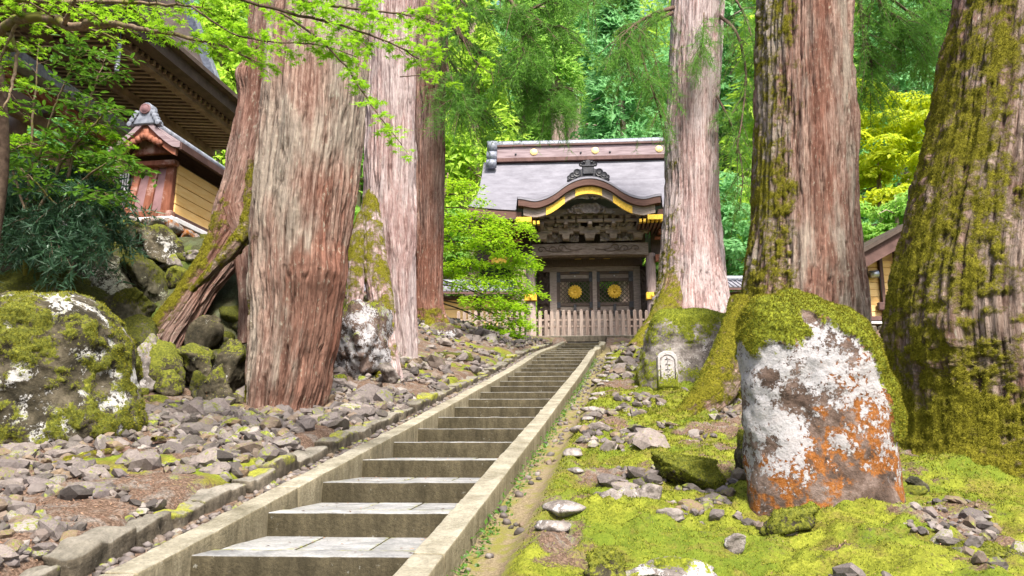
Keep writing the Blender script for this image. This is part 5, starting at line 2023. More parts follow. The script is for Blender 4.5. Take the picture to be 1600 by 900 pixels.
xq = np.linspace(cx - lw / 2 - xe * .55, cx + lw / 2 + xe * .55, 41)
yq = np.linspace(-.42, LL + .3, 30)
A_, B_ = np.meshgrid(xq, yq, indexing='ij')
st_ = .012 * (np.abs((B_ * 7) % 1 - .5) * 2)
lk = link("roof", mesh_np("roof", np.stack([A_, B_, lroof(A_) + .06 + st_], -1).reshape(-1, 3), grid_faces(41, 30, False)[:, ::-1], M['ridge'], None, False), lodge)
link("roof_underside", mesh_np("roof_underside", np.stack([A_, B_, lroof(A_) - .02], -1).reshape(-1, 3), grid_faces(41, 30, False), M['eave_brown'], None, False), lodge)


def lband(name, o1, o2, y, th, mat, xs_):
    z = lroof(xs_)
    n = len(xs_)
    ring = np.stack([np.stack([xs_, 0 * xs_ + y, z + o1], -1), np.stack([xs_, 0 * xs_ + y, z + o2], -1), np.stack([xs_, 0 * xs_ + y + th, z + o2], -1), np.stack([xs_, 0 * xs_ + y + th, z + o1], -1)], 1)
    return link(name, mesh_np(name, ring.reshape(-1, 3), [grid_faces(n, 4), [[0, 1, 2, 3]], [[4 * n - 1, 4 * n - 2, 4 * n - 3, 4 * n - 4]]], M[mat], None, False), lodge)


lband("bargeboard", .09, -.03, -.46, .12, 'ridge', xq)
lband("inner_bargeboard", -.03, -.17, -.40, .08, 'red_wood', xq[3:-3])
mb = MB()
for sx in (-1, 1):
    for i in range(4):
        mb.lathe((cx + sx * (.04 + i * .09), -.42, H + .36 - .05 * i), [(0, .05), (.05, .05), (.065, .02), (.07, -.02)], 10, rotx(math.pi / 2))
mb.box((cx, -.40, H + .42), (.12, .06, .22), None, .02)
lp("gable_pendant", mb, 'red_wood', None, True)
mb = MB()
v, f = extrude([(cx - .42, H + .1), (cx + .42, H + .1), (cx + .1, H + .55), (cx - .1, H + .55)], -.2, -.1)
mb.add(v, [np.asarray(q) for q in f])
lp("gable_wall", mb, 'red_wood')
mb = MB()
for sx, xx_ in ((1, .47), (-1, -lw - .47)):
    n = 34
    for i in range(n):
        yy_ = -.3 + i * (LL + .4) / n
        mb.box((xx_ * .55 + cx * .0 + (0 if sx > 0 else -.36), yy_, float(lroof(np.array(xx_))) - .10), (.5, .055, .055), roty(.25 * sx))
    if sx > 0:
        lp("rafters", mb, 'yellow_plank')["kind"] = "stuff"
        mb = MB()
mb = MB()
mb.bar((xq[-1] + .01, -.44, float(lroof(xq[-1:])[0]) + .0), (xq[-1] + .01, LL + .3, float(lroof(xq[-1:])[0]) + .0), .05, .13)
lp("eave_edge", mb, 'brown_trim')
mb = MB()
mb.tube([(cx, -.3, H + .70), (cx, LL + .3, H + .70)], .085, 10)
lp("ridge_tile", mb, 'tile', None, True)
mb = MB()                                 # crest tile with pink disc
KS = .8
poly = [(math.cos(t) * .17, math.sin(t) * .17 + .22) for t in np.linspace(-.6, math.pi + .6, 14)] + [(-.20, .06), (-.34, -.06), (-.36, -.16), (.36, -.16), (.34, -.06), (.20, .06)]
v, f = extrude([(a * KS, b * KS) for a, b in poly], -.07, .1, .08)
mb.add(v + [cx, -.42, H + .71], [np.asarray(q) for q in f])
for sx in (-1, 1):
    for i in range(4):
        mb.lathe((cx + sx * (.17 + .04 * i), -.46, H + .81 - .07 * i), [(0, .07), (.05, .06), (.06, 0)], 10, rotx(math.pi / 2))
ct_ = lp("crest_tile", mb, 'tile')
mb = MB()
mb.lathe((cx, -.50, H + .885), [(0, .02), (.07, .015), (.08, 0), (.10, .02), (.11, -.03)], 18, rotx(math.pi / 2))
lp("crest_disc", mb, 'purple_wood', ct_, True)

# ------------------------------------------------------------------ the great hall on the left
E0 = Wp(378, 197, 25.0)                   # a point of the eave edge; the eave runs along DV
hall = thing("temple_hall", "huge dark timber temple hall with deep raftered eaves behind the left trees", "hall", (E0[0], E0[1], 3.7), HRZ)
ez = E0[2] - 3.7
y0, y1 = -22.0, 2.2


def hp(name, mb, mat, parent=None, smooth=False):
    return mb.build(name, M[mat], parent or hall, None, smooth)


WX = -5.2                                 # wall plane behind the eave edge
sl = .20                                  # rise of the soffit towards the wall
mb = MB()
mb.box((WX - .2, (y0 + y1) / 2, 1.9), (.35, y1 - y0, 7.6))
wall_h = hp("wall", mb, 'hall_wood')
mb = MB()
mb.bar((.10, y0, ez + .18), (.10, y1, ez + .18), .42, .40)
mb.bar((.22, y0, ez + .42), (.22, y1, ez + .42), .62, .14)
hp("eave_board", mb, 'hall_dark')
mb = MB()
mb.bar((-.42, y0, ez - .10), (-.42, y1, ez - .10), .26, .24)
hp("eave_purlin", mb, 'hall_wood')
mb = MB()
mb.bar((-2.35, y0, ez - .02), (-2.35, y1, ez - .02), .2, .22)
hp("eave_purlin", mb, 'hall_wood')
mb = MB()
mb.bar((-3.6, y0, ez - .35), (-3.6, y1, ez - .35), .3, .42)
hp("bracket_beam", mb, 'hall_wood')
mb = MB()
mb.bar((-4.6, y0, ez - 1.15), (-4.6, y1, ez - 1.15), .3, .34)
hp("bracket_beam", mb, 'hall_wood')
mb = MB()
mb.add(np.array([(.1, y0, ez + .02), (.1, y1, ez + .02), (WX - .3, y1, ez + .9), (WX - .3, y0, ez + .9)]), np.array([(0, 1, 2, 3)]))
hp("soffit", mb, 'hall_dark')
mb = MB()
mb.box((.0, 0, 0), (2.1, .11, .13))
V, Fc = mb.data()
m1 = mesh_np("rafter", V, Fc, M['hall_wood'], None, False)
nr = 88
for i in range(nr):
    yy_ = y1 - .12 - i * .27
    o = link("rafter", m1, hall, (-1.25, yy_, ez + .08))
    o.rotation_euler = (0, .10, 0)
    o = link("rafter", m1, hall, (-3.3, yy_ + .06, ez + .30))
    o.rotation_euler = (0, .14, 0)
for i in range(9):                        # carved bracket clusters between the beams
    yy_ = y1 - 1.0 - i * 2.4
    mb = MB()
    mb.box((-4.3, yy_, ez - .75), (.9, .34, .3), None, .03)
    mb.box((-4.0, yy_, ez - .45), (1.2, .3, .24), None, .03)
    mb.box((-4.25, yy_, ez - .60), (.3, 1.2, .22), None, .03)
    mb.box((-3.7, yy_, ez - .22), (.34, .9, .22), None, .03)
    mb.lathe((-3.45, yy_, ez - .55), [(0, .3), (.12, .25), (.18, .05), (.1, -.2), (0, -.25)], 10, roty(math.pi / 2))
    hp("bracket", mb, 'hall_dark')
for i in range(8):                        # columns and white plaster bays
    yy_ = y1 - .3 - i * 2.9
    mb = MB()
    mb.lathe((WX + .05, yy_, -1.5), [(.26, 0), (.26, 1.5 + ez - .9)], 16)
    hp("column", mb, 'hall_wood', None, True)
    for zz, hh in ((3.4, .55), (2.35, .7)):
        mb = MB()
        mb.box((WX - .01, yy_ - 1.45, zz), (.06, 2.2, hh))
        hp("plaster_panel", mb, 'plaster')
    for zz in (3.85, 2.95, 1.85):
        mb = MB()
        mb.box((WX + .04, yy_ - 1.45, zz), (.14, 2.4, .2), None, .01)
        hp("wall_rail", mb, 'purple_wood')
# roof slope over the eave and the tall gable with its barge boards
mb = MB()
v = np.array([(.5, y0, ez + .5), (.5, y1, ez + .5), (-6.5, y1 - .4, ez + 3.9), (-6.5, y0, ez + 3.9), (.5, y0, ez + .36), (.5, y1, ez + .36), (-6.5, y1 - .4, ez + 3.6), (-6.5, y0, ez + 3.6)])
mb.add(v, np.array([(0, 1, 2, 3), (4, 7, 6, 5), (0, 4, 5, 1), (1, 5, 6, 2), (2, 6, 7, 3), (3, 7, 4, 0)]))
hp("roof", mb, 'tile')
# second, higher roof end: barge board rising from beside the cedar to the upper left
Bq = [np.array(Wp(a, b, d)) for a, b, d in ((338, 138, 25.6), (312, 70, 24.9), (296, 20, 24.3), (280, -40, 23.6), (262, -110, 22.8))]
Rm = rotz(-HRZ)


def loc_(p):
    return Rm @ (np.asarray(p) - np.array(hall.location))


Bl = [loc_(p) for p in Bq]
for nm, off, w_, h_, mt in (("barge_board", (-.55, 0, .0), .95, .20, 'hall_wood'), ("barge_edge", (.06, -.05, .06), .26, .34, 'tile'), ("barge_inner", (-1.5, .2, -.1), .7, .2, 'hall_dark')):
    mb = MB()
    for a, b in zip(Bl[:-1], Bl[1:]):
        mb.bar(a + np.array(off), b + np.array(off) + (b - a) * .04, w_, h_, (0, -1, 0))
    hp(nm, mb, mt)
g_ = [Bl[0] + np.array([-1.2, .5, -.2]), Bl[-1] + np.array([-1.2, .5, 0]), Bl[-1] + np.array([-9, .5, 0]), Bl[0] + np.array([-9, .5, -.2])]
mb = MB()
mb.add(np.array(g_), np.array([(0, 1, 2, 3)]))
hp("gable_wall", mb, 'hall_dark')
# lower roof in front, seen between the leaves, with its own board edge
mb = MB()
a, b = loc_(Wp(20, 90, 17.5)), loc_(Wp(232, 232, 24.0))
mb.bar(a, b, .5, .30)
lr = hp("lower_eave", mb, 'tile')
mb = MB()
mb.bar(a + [-.3, 0, -.32], b + [-.3, 0, -.32], .3, .26)
hp("lower_eave_board", mb, 'red_wood')

# rain chain
rc = thing("hanging_chain", "dark iron lantern chain hanging from the deep eaves of the hall", "chain", Wp(182, 112, 18.5))
c_t, c_b = Wp(184, 62, 18.5), Wp(182, 112, 18.5)
nl = 13
for i in range(nl):
    mb = MB()
    mb.lathe((0, 0, 0), [(.03, -.04), (.065, -.01), (.06, .03), (.025, .045)], 10)
    zz = c_b[2] + (c_t[2] - c_b[2]) * (i + .5) / nl
    mb.build("link", M['tile'], rc, (0, 0, zz - c_b[2]), True)
mb = MB()
mb.tube([(0, 0, 0), (0, 0, c_t[2] - c_b[2] + 1.2)], .018, 6)
mb.build("rod", M['black'], rc)

# ------------------------------------------------------------------ small building on the right
B0 = Wp(1368, 500, 20.0)
hut = thing("storehouse", "yellow-walled storehouse with dark brown sloping verge between the two right cedars", "building", B0, math.radians(4))
bz = lambda py: float(Wp(1368, py, 20.0)[2] - B0[2])
bx = lambda px: float(Wp(px, 440, 20.0)[0] - B0[0])


def bp(name, mb, mat, parent=None, smooth=False):
    return mb.build(name, M[mat], parent or hut, None, smooth)


zL, zR = bz(428), bz(360)
xL, xR = bx(1300), bx(1440)
nbd = 8
for i in range(nbd):
    za = .02 + bz(408) * i / nbd
    mb = MB()
    mb.box(((xL + xR) / 2, .03 - .004 * (i % 2), za + bz(408) / nbd / 2), (xR - xL, .08, bz(408) / nbd - .012), None, .006)
    bp("plank", mb, 'yellow_plank')
mb = MB()
zv = lambda xx_: bz(424) + (bz(350) - bz(424)) * (xx_ - bx(1310)) / (bx(1450) - bx(1310)) - .12
v, f = extrude([(xL, -1.0), (xR, -1.0), (xR, zv(xR)), (xL, zv(xL))], .08, .2)
mb.add(v, [np.asarray(q) for q in f])
bp("wall", mb, 'yellow_plank')
for px in (1351, 1376, 1402):
    mb = MB()
    mb.box((bx(px), -.06, zv(bx(px)) / 2 - .05), (.10, .12, zv(bx(px)) + .1), None, .01)
    bp("post", mb, 'brown_trim')
mb = MB()
mb.box(((xL + xR) / 2, -.05, .02), (xR - xL, .2, .12), None, .01)
bp("sill", mb, 'brown_trim')
mb = MB()
mb.box(((xL + xR) / 2, -.02, -.06 - .02), (xR - xL, .22, .08), None, .01)
bp("stone_sill", mb, 'plaster')
mb = MB()
for i in range(9):
    mb.box((xL + (xR - xL) * (i + .5) / 9, .02, -.42), ((xR - xL) / 9 - .03, .3, .55), None, .06)
bp("stone_footing", mb, 'edging')
pa, pb = np.array([bx(1310), -.9, bz(424)]), np.array([bx(1450), -.9, bz(350)])
mb = MB()
mb.bar(pa, pb, .10, .42, (0, 0, 1))
bp("verge_board", mb, 'brown_trim')
mb = MB()
mb.bar(pa + [0, -.08, .22], pb + [0, -.08, .22], .16, .10)
bp("verge_cap", mb, 'hall_dark')
mb = MB()
for k_ in (0, 1):
    mb.bar(pa + [0, .35 + k_ * .35, -.12], pb + [0, .35 + k_ * .35, -.12], .14, .14)
bp("purlin", mb, 'eave_brown')
mb = MB()
d_ = np.array([0, 6.0, 0])
v = np.array([pa + [0, 0, .26], pb + [0, 0, .26], pb + d_ + [0, 0, .26], pa + d_ + [0, 0, .26], pa + [0, 0, .16], pb + [0, 0, .16], pb + d_ + [0, 0, .16], pa + d_ + [0, 0, .16]])
mb.add(v, np.array([(0, 1, 2, 3), (4, 7, 6, 5), (0, 4, 5, 1), (1, 5, 6, 2), (2, 6, 7, 3), (3, 7, 4, 0)]))
bp("roof", mb, 'hall_dark')
mb = MB()
mb.tube([(bx(1355), -.16, bz(431)), (bx(1367), -.18, bz(430))], .10, 12)
bp("wall_lamp", mb, 'lamp', None, True)
mb = MB()
mb.tube([(bx(1368), -.1, bz(429)), (bx(1373), -.1, bz(437)), (bx(1373), -.1, bz(478))], .018, 6)
cb = bp("cable", mb, 'black', None, True)
mb = MB()
mb.box((bx(1369), -.12, bz(480)), (.16, .12, .22), None, .02)
bp("junction_box", mb, 'brown_trim')

# ------------------------------------------------------------------ foliage
rf = np.random.default_rng(2024)


DENS = 1.2


class Bough:
    """collects wood and leaves of a branching spray"""

    def __init__(self):
        self.wood = MB()
        self.P, self.N, self.D, self.S = [], [], [], []

    def twig(self, p, d, L, r, level, leaf, flat, droop, spread):
        n = 6
        pts = [p]
        dd = d.copy()
        for i in range(n):
            dd = dd + rf.normal(size=3) * .10 + np.array([0, 0, -droop * (i / n)])
            dd[2] = dd[2] * (1 - flat)
            dd /= np.linalg.norm(dd)
            pts.append(pts[-1] + dd * L / n)
        pts = np.array(pts)
        self.wood.tube(pts, np.linspace(r, r * .4, n + 1), 4 if level else 5, None, False)
        if level > 0:
            k = max(3, int(L / (leaf * 1.5)))
            for i in range(k):
                t = .15 + .85 * (i + .5) / k
                j = min(int(t * n), n - 1)
                q = pts[j] + (pts[j + 1] - pts[j]) * (t * n - j)
                ax = pts[j + 1] - pts[j]
                ax /= np.linalg.norm(ax)
                side = np.cross(ax, [0, 0, 1.0])
                side /= np.linalg.norm(side) + 1e-6
                sd_ = side * (1 if i % 2 else -1) * spread + ax * .7 + rf.normal(size=3) * .15
                self.twig(q, sd_ / np.linalg.norm(sd_), L * rf.uniform(.30, .5) * (1.15 - .6 * t), r * .45, level - 1, leaf, flat, droop, spread)
        else:
            k = max(2, int(L / (leaf * .55)))
            for i in range(k + 1):
                t = (i + .6) / (k + .6)
                q = pts[0] + (pts[-1] - pts[0]) * t if n < 3 else pts[min(int(t * n), n)]
                ax = (pts[-1] - pts[0]) / (np.linalg.norm(pts[-1] - pts[0]) + 1e-6)
                side = np.cross(ax, [0, 0, 1.0])
                for s in ((1, -1) if i < k else (0,)):
                    D = ax * (.6 if s else 1) + side * s * .9 + np.array([0, 0, -.15])
                    self.P.append(q + D * leaf * .1 + rf.normal(size=3) * leaf * .12)
                    self.D.append(D + rf.normal(size=3) * .25)
                    self.N.append(np.array([0, 0, 1.0]) + rf.normal(size=3) * .33)
                    self.S.append(leaf * rf.uniform(.65, 1.2))

    def limb(self, pts, r0, r1, ntw, L, leaf, level=1, flat=.25, droop=.12, spread=.9, t0=.15, m=24, seg=8):
        P = catmull(np.asarray(pts, float), m)
        R = np.linspace(r0, r1, m)
        P[1:-1] += rf.normal(size=(m - 2, 3)) * r0 * .25
        self.wood.tube(P, R, seg)
        ntw = int(ntw * DENS)
        for i in range(ntw):
            t = t0 + (1 - t0) * (i + rf.random()) / ntw
            j = min(int(t * (m - 1)), m - 2)
            ax = P[j + 1] - P[j]
            ax /= np.linalg.norm(ax)
            side = np.cross(ax, [0, 0, 1.0])
            side /= np.linalg.norm(side) + 1e-6
            d = side * (1 if i % 2 else -1) * rf.uniform(.4, 1.1) + ax * rf.uniform(.3, .9) + np.array([0, 0, rf.uniform(-.2, .22)])
            self.twig(P[j], d / np.linalg.norm(d), L * rf.uniform(.6, 1.2), max(r1 * .6, r0 * .16), level, leaf, flat, droop, spread)

    def finish(self, root, tmpl, mat, wood='twig', wname="branches", lname="leaves"):
        V, Fc = self.wood.data()
        w = part(wname, root, V, Fc, M[wood])
        if self.P:
            Vl, Fl = instances(np.array(self.P), np.array(self.N), np.array(self.D), np.array(self.S), tmpl[0], tmpl[1])
            l = part(lname, root, Vl, Fl, M[mat], None, False)
            l["kind"] = "stuff"
        return w


def W3(lst):
    return np.array([Wp(*q) for q in lst])


# maple reaching in from the left over the top of the view
mp = thing("maple_tree", "maple at the left edge stretching bright green leafy limbs across the top before the cedars", "tree", Wp(-45, 560, 9.9))
b = Bough()
b.wood.tube(W3([(-45, 590, 9.9), (-20, 420, 9.9), (2, 260, 9.7), (-4, 120, 9.4), (-30, 0, 9.0), (-40, -120, 8.6)]), [.12, .10, .09, .085, .07, .05], 10, 40)
trunk_v, trunk_f = b.wood.data()
part("trunk", mp, trunk_v, trunk_f, M['twig'])
b = Bough()
b.limb(W3([(-25, 60, 9.2), (0, 46, 8.8), (55, 27, 8.2), (105, 38, 7.9), (150, 36, 7.6), (180, 38, 7.4)]), .075, .035, 9, .45, .085, 1, t0=.05)
b.limb(W3([(175, 38, 7.4), (235, 47, 7.2), (300, 60, 7.0), (350, 72, 6.9), (392, 92, 6.8)]), .03, .008, 15, .42, .085, 1)
b.limb(W3([(-60, -10, 8.6), (60, 2, 8.0), (170, 4, 7.5), (250, 6, 7.2), (330, 14, 7.0)]), .035, .01, 20, .48, .09, 1)
b.limb(W3([(10, 40, 8.7), (25, 80, 8.6), (20, 130, 8.5), (5, 170, 8.4)]), .03, .01, 7, .4, .08, 1)
b.limb(W3([(60, -30, 8.2), (40, 10, 8.3), (15, 60, 8.5), (-5, 110, 8.6)]), .03, .012, 9, .42, .085, 1)
b.limb(W3([(100, 38, 7.8), (115, 5, 7.5), (150, -40, 7.3)]), .025, .012, 5, .4, .08, 1)
b.finish(mp, LEAF_MAPLE, 'maple', 'branch', "limbs")
b = Bough()
b.limb(W3([(240, -90, 7.0), (330, -20, 6.8), (430, 14, 6.7), (520, 36, 6.7), (600, 62, 6.7), (655, 92, 6.75)]), .022, .006, 24, .44, .085, 1)
b.limb(W3([(380, -50, 6.6), (470, 0, 6.6), (560, 14, 6.6), (640, 24, 6.7), (692, 38, 6.8)]), .018, .005, 17, .36, .08, 1)
b.limb(W3([(440, 20, 6.7), (500, 62, 6.6), (540, 104, 6.6), (570, 150, 6.6), (596, 186, 6.6), (628, 226, 6.6)]), .012, .004, 13, .28, .075, 1, droop=.2)
b.limb(W3([(300, 10, 6.9), (360, 50, 6.8), (430, 66, 6.75), (500, 70, 6.7), (560, 90, 6.7)]), .012, .004, 15, .34, .08, 1)
b.finish(mp, LEAF_MAPLE, 'maple', 'twig', "limbs")
b = Bough()
b.limb(W3([(640, -40, 9), (700, 10, 9), (735, 85, 9), (770, 118, 9)]), .012, .004, 7, .3, .08, 1, droop=.2)
b.limb(W3([(625, 120, 9.3), (665, 118, 9.2), (700, 125, 9.1)]), .008, .004, 3, .25, .08, 1)
b.finish(mp, LEAF_MAPLE, 'maple', 'twig', "limbs")

# glossy-leaved shrub at the left
DENS = 1.1
sh = thing("broadleaf_shrub", "tall shrub with long glossy mid-green leaves growing on the rock bank at the far left", "shrub", Wp(55, 400, 11.2))
b = Bough()
for pts, n_ in (([(40, 430, 11.3), (42, 330, 11.2), (48, 230, 11.0), (56, 140, 10.8), (62, 60, 10.6)], 14), ([(75, 420, 11.3), (95, 320, 11.0), (120, 220, 10.7), (150, 130, 10.5), (165, 90, 10.4)], 20),
                ([(60, 330, 11.1), (100, 250, 10.8), (150, 190, 10.5), (165, 170, 10.4)], 14), ([(60, 250, 10.9), (85, 170, 10.6), (110, 110, 10.4), (130, 70, 10.3)], 13),
                ([(110, 300, 10.8), (150, 265, 10.5), (185, 250, 10.3), (205, 255, 10.2)], 13), ([(40, 330, 11.0), (10, 240, 10.8), (-20, 170, 10.6)], 9),
                ([(95, 330, 10.9), (60, 290, 10.5), (30, 260, 10.3)], 9), ([(100, 330, 10.8), (130, 310, 10.4), (155, 300, 10.2), (170, 305, 10.1)], 8)):
    b.limb(W3(pts), .035 if n_ > 13 else .02, .006, n_, .42, .14, 1, flat=.12, droop=.16, spread=.8, t0=.25)
b.finish(sh, LEAF_OVAL, 'glossy', 'branch', "stems")

# bright maple sprays mixed in between (own small tree)
sm_ = thing("maple_sapling", "small maple with light green leaves between the glossy shrub and the dark conifer", "tree", Wp(120, 400, 11.8))
b = Bough()
for pts in ([(118, 400, 11.8), (130, 320, 11.4), (120, 250, 11.2), (90, 215, 11.0)], [(125, 340, 11.5), (90, 250, 11.0), (50, 225, 10.8), (15, 235, 10.6)], [(125, 320, 11.4), (150, 250, 11.0), (170, 225, 10.8), (182, 215, 10.7)],
            [(125, 330, 11.4), (150, 280, 10.9), (168, 250, 10.7)], [(120, 310, 11.3), (150, 225, 10.9), (140, 205, 10.7)]):
    b.limb(W3(pts), .02, .006, 13, .36, .085, 1)
b.finish(sm_, LEAF_MAPLE, 'maple', 'branch', "stems")


def needle_shoots(P, D, L, k, width, spread=.55):
    """feathery shoots: k thin needles on each"""
    n = len(P)
    t = np.tile(np.linspace(.0, 1, k), n)
    Pr, Dr, Lr = np.repeat(P, k, 0), np.repeat(D, k, 0), np.repeat(L, k)
    off = rf.normal(size=(n * k, 3))
    dirs = Dr * (1 - spread * .5) + off * spread
    dirs /= np.linalg.norm(dirs, axis=1)[:, None]
    base = Pr + Dr * (t * Lr)[:, None] + np.array([0, 0, -1.0]) * (.25 * Lr * t * t)[:, None]
    return instances(base, rf.normal(size=(n * k, 3)), dirs, Lr * rf.uniform(.35, .7, n * k), [(0, -width, 0), (0, width, 0), (1, 0, -.05)], [(0, 1, 2)])


def cedar_bough(root, limbs, n_sh, L, mat, k=16, width=.035, hang=.8, sub=1.0, name="foliage", side=.6):
    """limbs: (points, r0, r1)"""
    w = MB()
    Ps, Ds = [], []
    tot = sum(len(l[0]) for l in limbs)
    for pts, r0, r1 in limbs:
        P = catmull(np.asarray(pts, float), 26)
        w.tube(P, np.linspace(r0, r1, 26), 6)
        nn = max(6, int(1.9 * n_sh * len(pts) / tot))
        for i in range(nn // 9 + 1):
            t = rf.uniform(.12, 1.0)
            j = min(int(t * 25), 24)
            ax = P[j + 1] - P[j]
            ax /= np.linalg.norm(ax)
            d = rf.normal(size=3) * np.array([side, side, .25]) + ax * .5
            d /= np.linalg.norm(d)
            ln = sub * rf.uniform(.4, 1.2)
            tt = np.linspace(0, 1, 8)
            q = P[j] + d[None] * (tt * ln)[:, None] + np.array([0, 0, -1.0]) * (hang * ln * tt ** 1.8)[:, None]
            w.tube(q, np.linspace(r1 * .8, r1 * .3, 8), 4, None, False)
            for m_ in range(9):
                u_ = rf.uniform(.15, 1.0) * 7
                a_ = min(int(u_), 6)
                Ps.append(q[a_] + (q[a_ + 1] - q[a_]) * (u_ - a_))
                dd = (q[a_ + 1] - q[a_]) / (np.linalg.norm(q[a_ + 1] - q[a_]) + 1e-6) + rf.normal(size=3) * .55 + np.array([0, 0, -.3 * hang])
                Ds.append(dd / np.linalg.norm(dd))
    V, Fc = w.data()
    part("bough", root, V, Fc, M['twig'])
    Ps, Ds = np.array(Ps), np.array(Ds)
    V, Fc = needle_shoots(Ps, Ds, L * rf.uniform(.6, 1.2, len(Ps)), k, width)
    o = part(name, root, V, Fc, M[mat], None, False)
    o["kind"] = "stuff"


# dark conifer hanging over the rock bank
dc = thing("conifer_bush", "dark blue-green conifer drooping flat fronds over the boulders at the far left", "shrub", Wp(20, 395, 12.2))
cedar_bough(dc, [(W3([(15, 395, 12.2), (20, 330, 12.0), (30, 270, 11.8)]), .05, .02), (W3([(20, 330, 12.0), (80, 300, 11.4), (130, 295, 11.0), (165, 312, 10.8)]), .03, .008), (W3([(20, 350, 12.0), (70, 340, 11.2), (130, 345, 10.9), (175, 360, 10.7)]), .03, .008),
                 (W3([(20, 300, 12.0), (60, 270, 11.4), (110, 270, 11.2), (160, 280, 11.0)]), .03, .008), (W3([(20, 330, 12), (-10, 300, 11.3), (-40, 300, 11)]), .03, .01), (W3([(20, 360, 12), (50, 365, 11.0), (90, 372, 10.8)]), .02, .008)],
            900, .26, 'conifer_dark', 12, .085, .5, .7)

# cedar boughs hanging into the view
cedar_bough(cedar5, [(W3([(1052, 12, 26.6), (1022, 22, 25.5), (990, 40, 24.8), (962, 66, 24.4)]), .09, .03), (W3([(1050, 20, 26.5), (1012, 40, 25.3), (1000, 60, 25), (1004, 90, 24.8), (1016, 130, 24.6), (1034, 185, 24.5)]), .08, .02),
                     (W3([(1000, 35, 25), (975, 70, 24.5), (980, 100, 24.4), (990, 130, 24.3)]), .04, .015), (W3([(1050, -40, 26.5), (1000, -30, 25), (940, -10, 24.4), (900, 20, 24)]), .08, .02), (W3([(1015, 60, 25), (1030, 120, 25), (1040, 200, 25.2)]), .03, .012)],
            760, .40, 'cedar_needle', 14, .034, .6, 1.0)
cedar_bough(cedar5, [(W3([(1118, 20, 26.6), (1150, 50, 25.6), (1165, 110, 25.2), (1160, 180, 25), (1150, 240, 25)]), .07, .02), (W3([(1100, 20, 25.8), (1098, 60, 25.2), (1090, 100, 25.0)]), .03, .012),
                     (W3([(1115, -30, 26.4), (1150, 0, 25.5), (1175, 60, 25.2), (1180, 130, 25.2)]), .06, .02), (W3([(1120, 150, 26.4), (1145, 200, 25.7), (1160, 270, 25.5), (1155, 330, 25.4)]), .05, .015)],
            560, .40, 'cedar_needle', 14, .034, .6, .9)
cedar_bough(cedar4, [(W3([(690, -10, 22.6), (712, 46, 21.5), (750, 84, 21), (785, 108, 20.8), (822, 134, 20.6), (850, 141, 20.5), (880, 138, 20.5)]), .10, .03), (W3([(835, 138, 20.5), (850, 150, 20.4), (868, 165, 20.3)]), .03, .01),
                     (W3([(692, 40, 22.5), (700, 110, 21.5), (715, 140, 21.2), (730, 185, 21)]), .06, .02), (W3([(694, 80, 22.5), (725, 130, 21.6), (735, 155, 21.4), (755, 180, 21.2)]), .05, .015)],
            900, .40, 'cedar_needle', 14, .036, .55, .95)
cedar_bough(cedar4, [(W3([(690, -90, 22.6), (760, -60, 20.5), (800, 5, 20), (835, 35, 19.8), (880, 45, 19.7)]), .09, .03), (W3([(820, 20, 19.9), (860, 0, 19.7), (890, -15, 19.6)]), .04, .02), (W3([(700, -60, 22), (720, 0, 21), (760, 20, 20.6), (790, 18, 20.4)]), .05, .02), (W3([(835, 35, 19.8), (815, 70, 19.7), (840, 110, 19.6)]), .02, .01)],
            650, .40, 'cedar_needle', 14, .036, .55, .9)
cedar_bough(cedar6, [(W3([(1338, -60, 13.2), (1365, -10, 13.2), (1395, 30, 13.3), (1420, 60, 13.4)]), .05, .015), (W3([(1340, -20, 13.3), (1350, 50, 13.4), (1362, 110, 13.5), (1360, 150, 13.5)]), .05, .012), (W3([(1345, -80, 13.3), (1420, -30, 13.6), (1470, 20, 13.8)]), .05, .012),
                     (W3([(1380, -10, 13.4), (1420, 20, 13.6), (1450, 60, 13.7), (1440, 90, 13.7)]), .03, .01)],
            800, .28, 'cedar_needle', 16, .034, .6, .65)

# layered maple beside the gate
gm = thing("maple_tree", "small maple with flat light green leaf layers growing between the red-brown cedar and the gate", "tree", Wp(672, 520, 29.5))
w = MB()
tr = W3([(672, 530, 29.5), (680, 470, 29.2), (686, 400, 29), (692, 320, 28.8), (700, 270, 28.8)])
w.tube(tr, [.13, .11, .09, .06, .03], 8, 30)
V, Fc = w.data()
part("trunk", gm, V, Fc, M['branch'])
w = MB()
PP, NN, DD, SS = [], [], [], []
PADS = [(712, 288, 44, 7), (725, 312, 36, 7), (700, 340, 40, 8), (752, 336, 34, 6), (742, 358, 62, 9), (800, 352, 42, 8), (715, 385, 40, 8), (775, 378, 50, 8), (800, 398, 38, 8), (728, 412, 44, 8), (815, 412, 32, 7), (704, 425, 30, 6),
        (748, 442, 60, 10), (795, 440, 50, 9), (820, 455, 30, 7), (765, 470, 48, 9), (803, 478, 40, 9), (790, 498, 46, 9), (770, 512, 34, 8), (812, 506, 26, 8), (795, 520, 22, 6)]
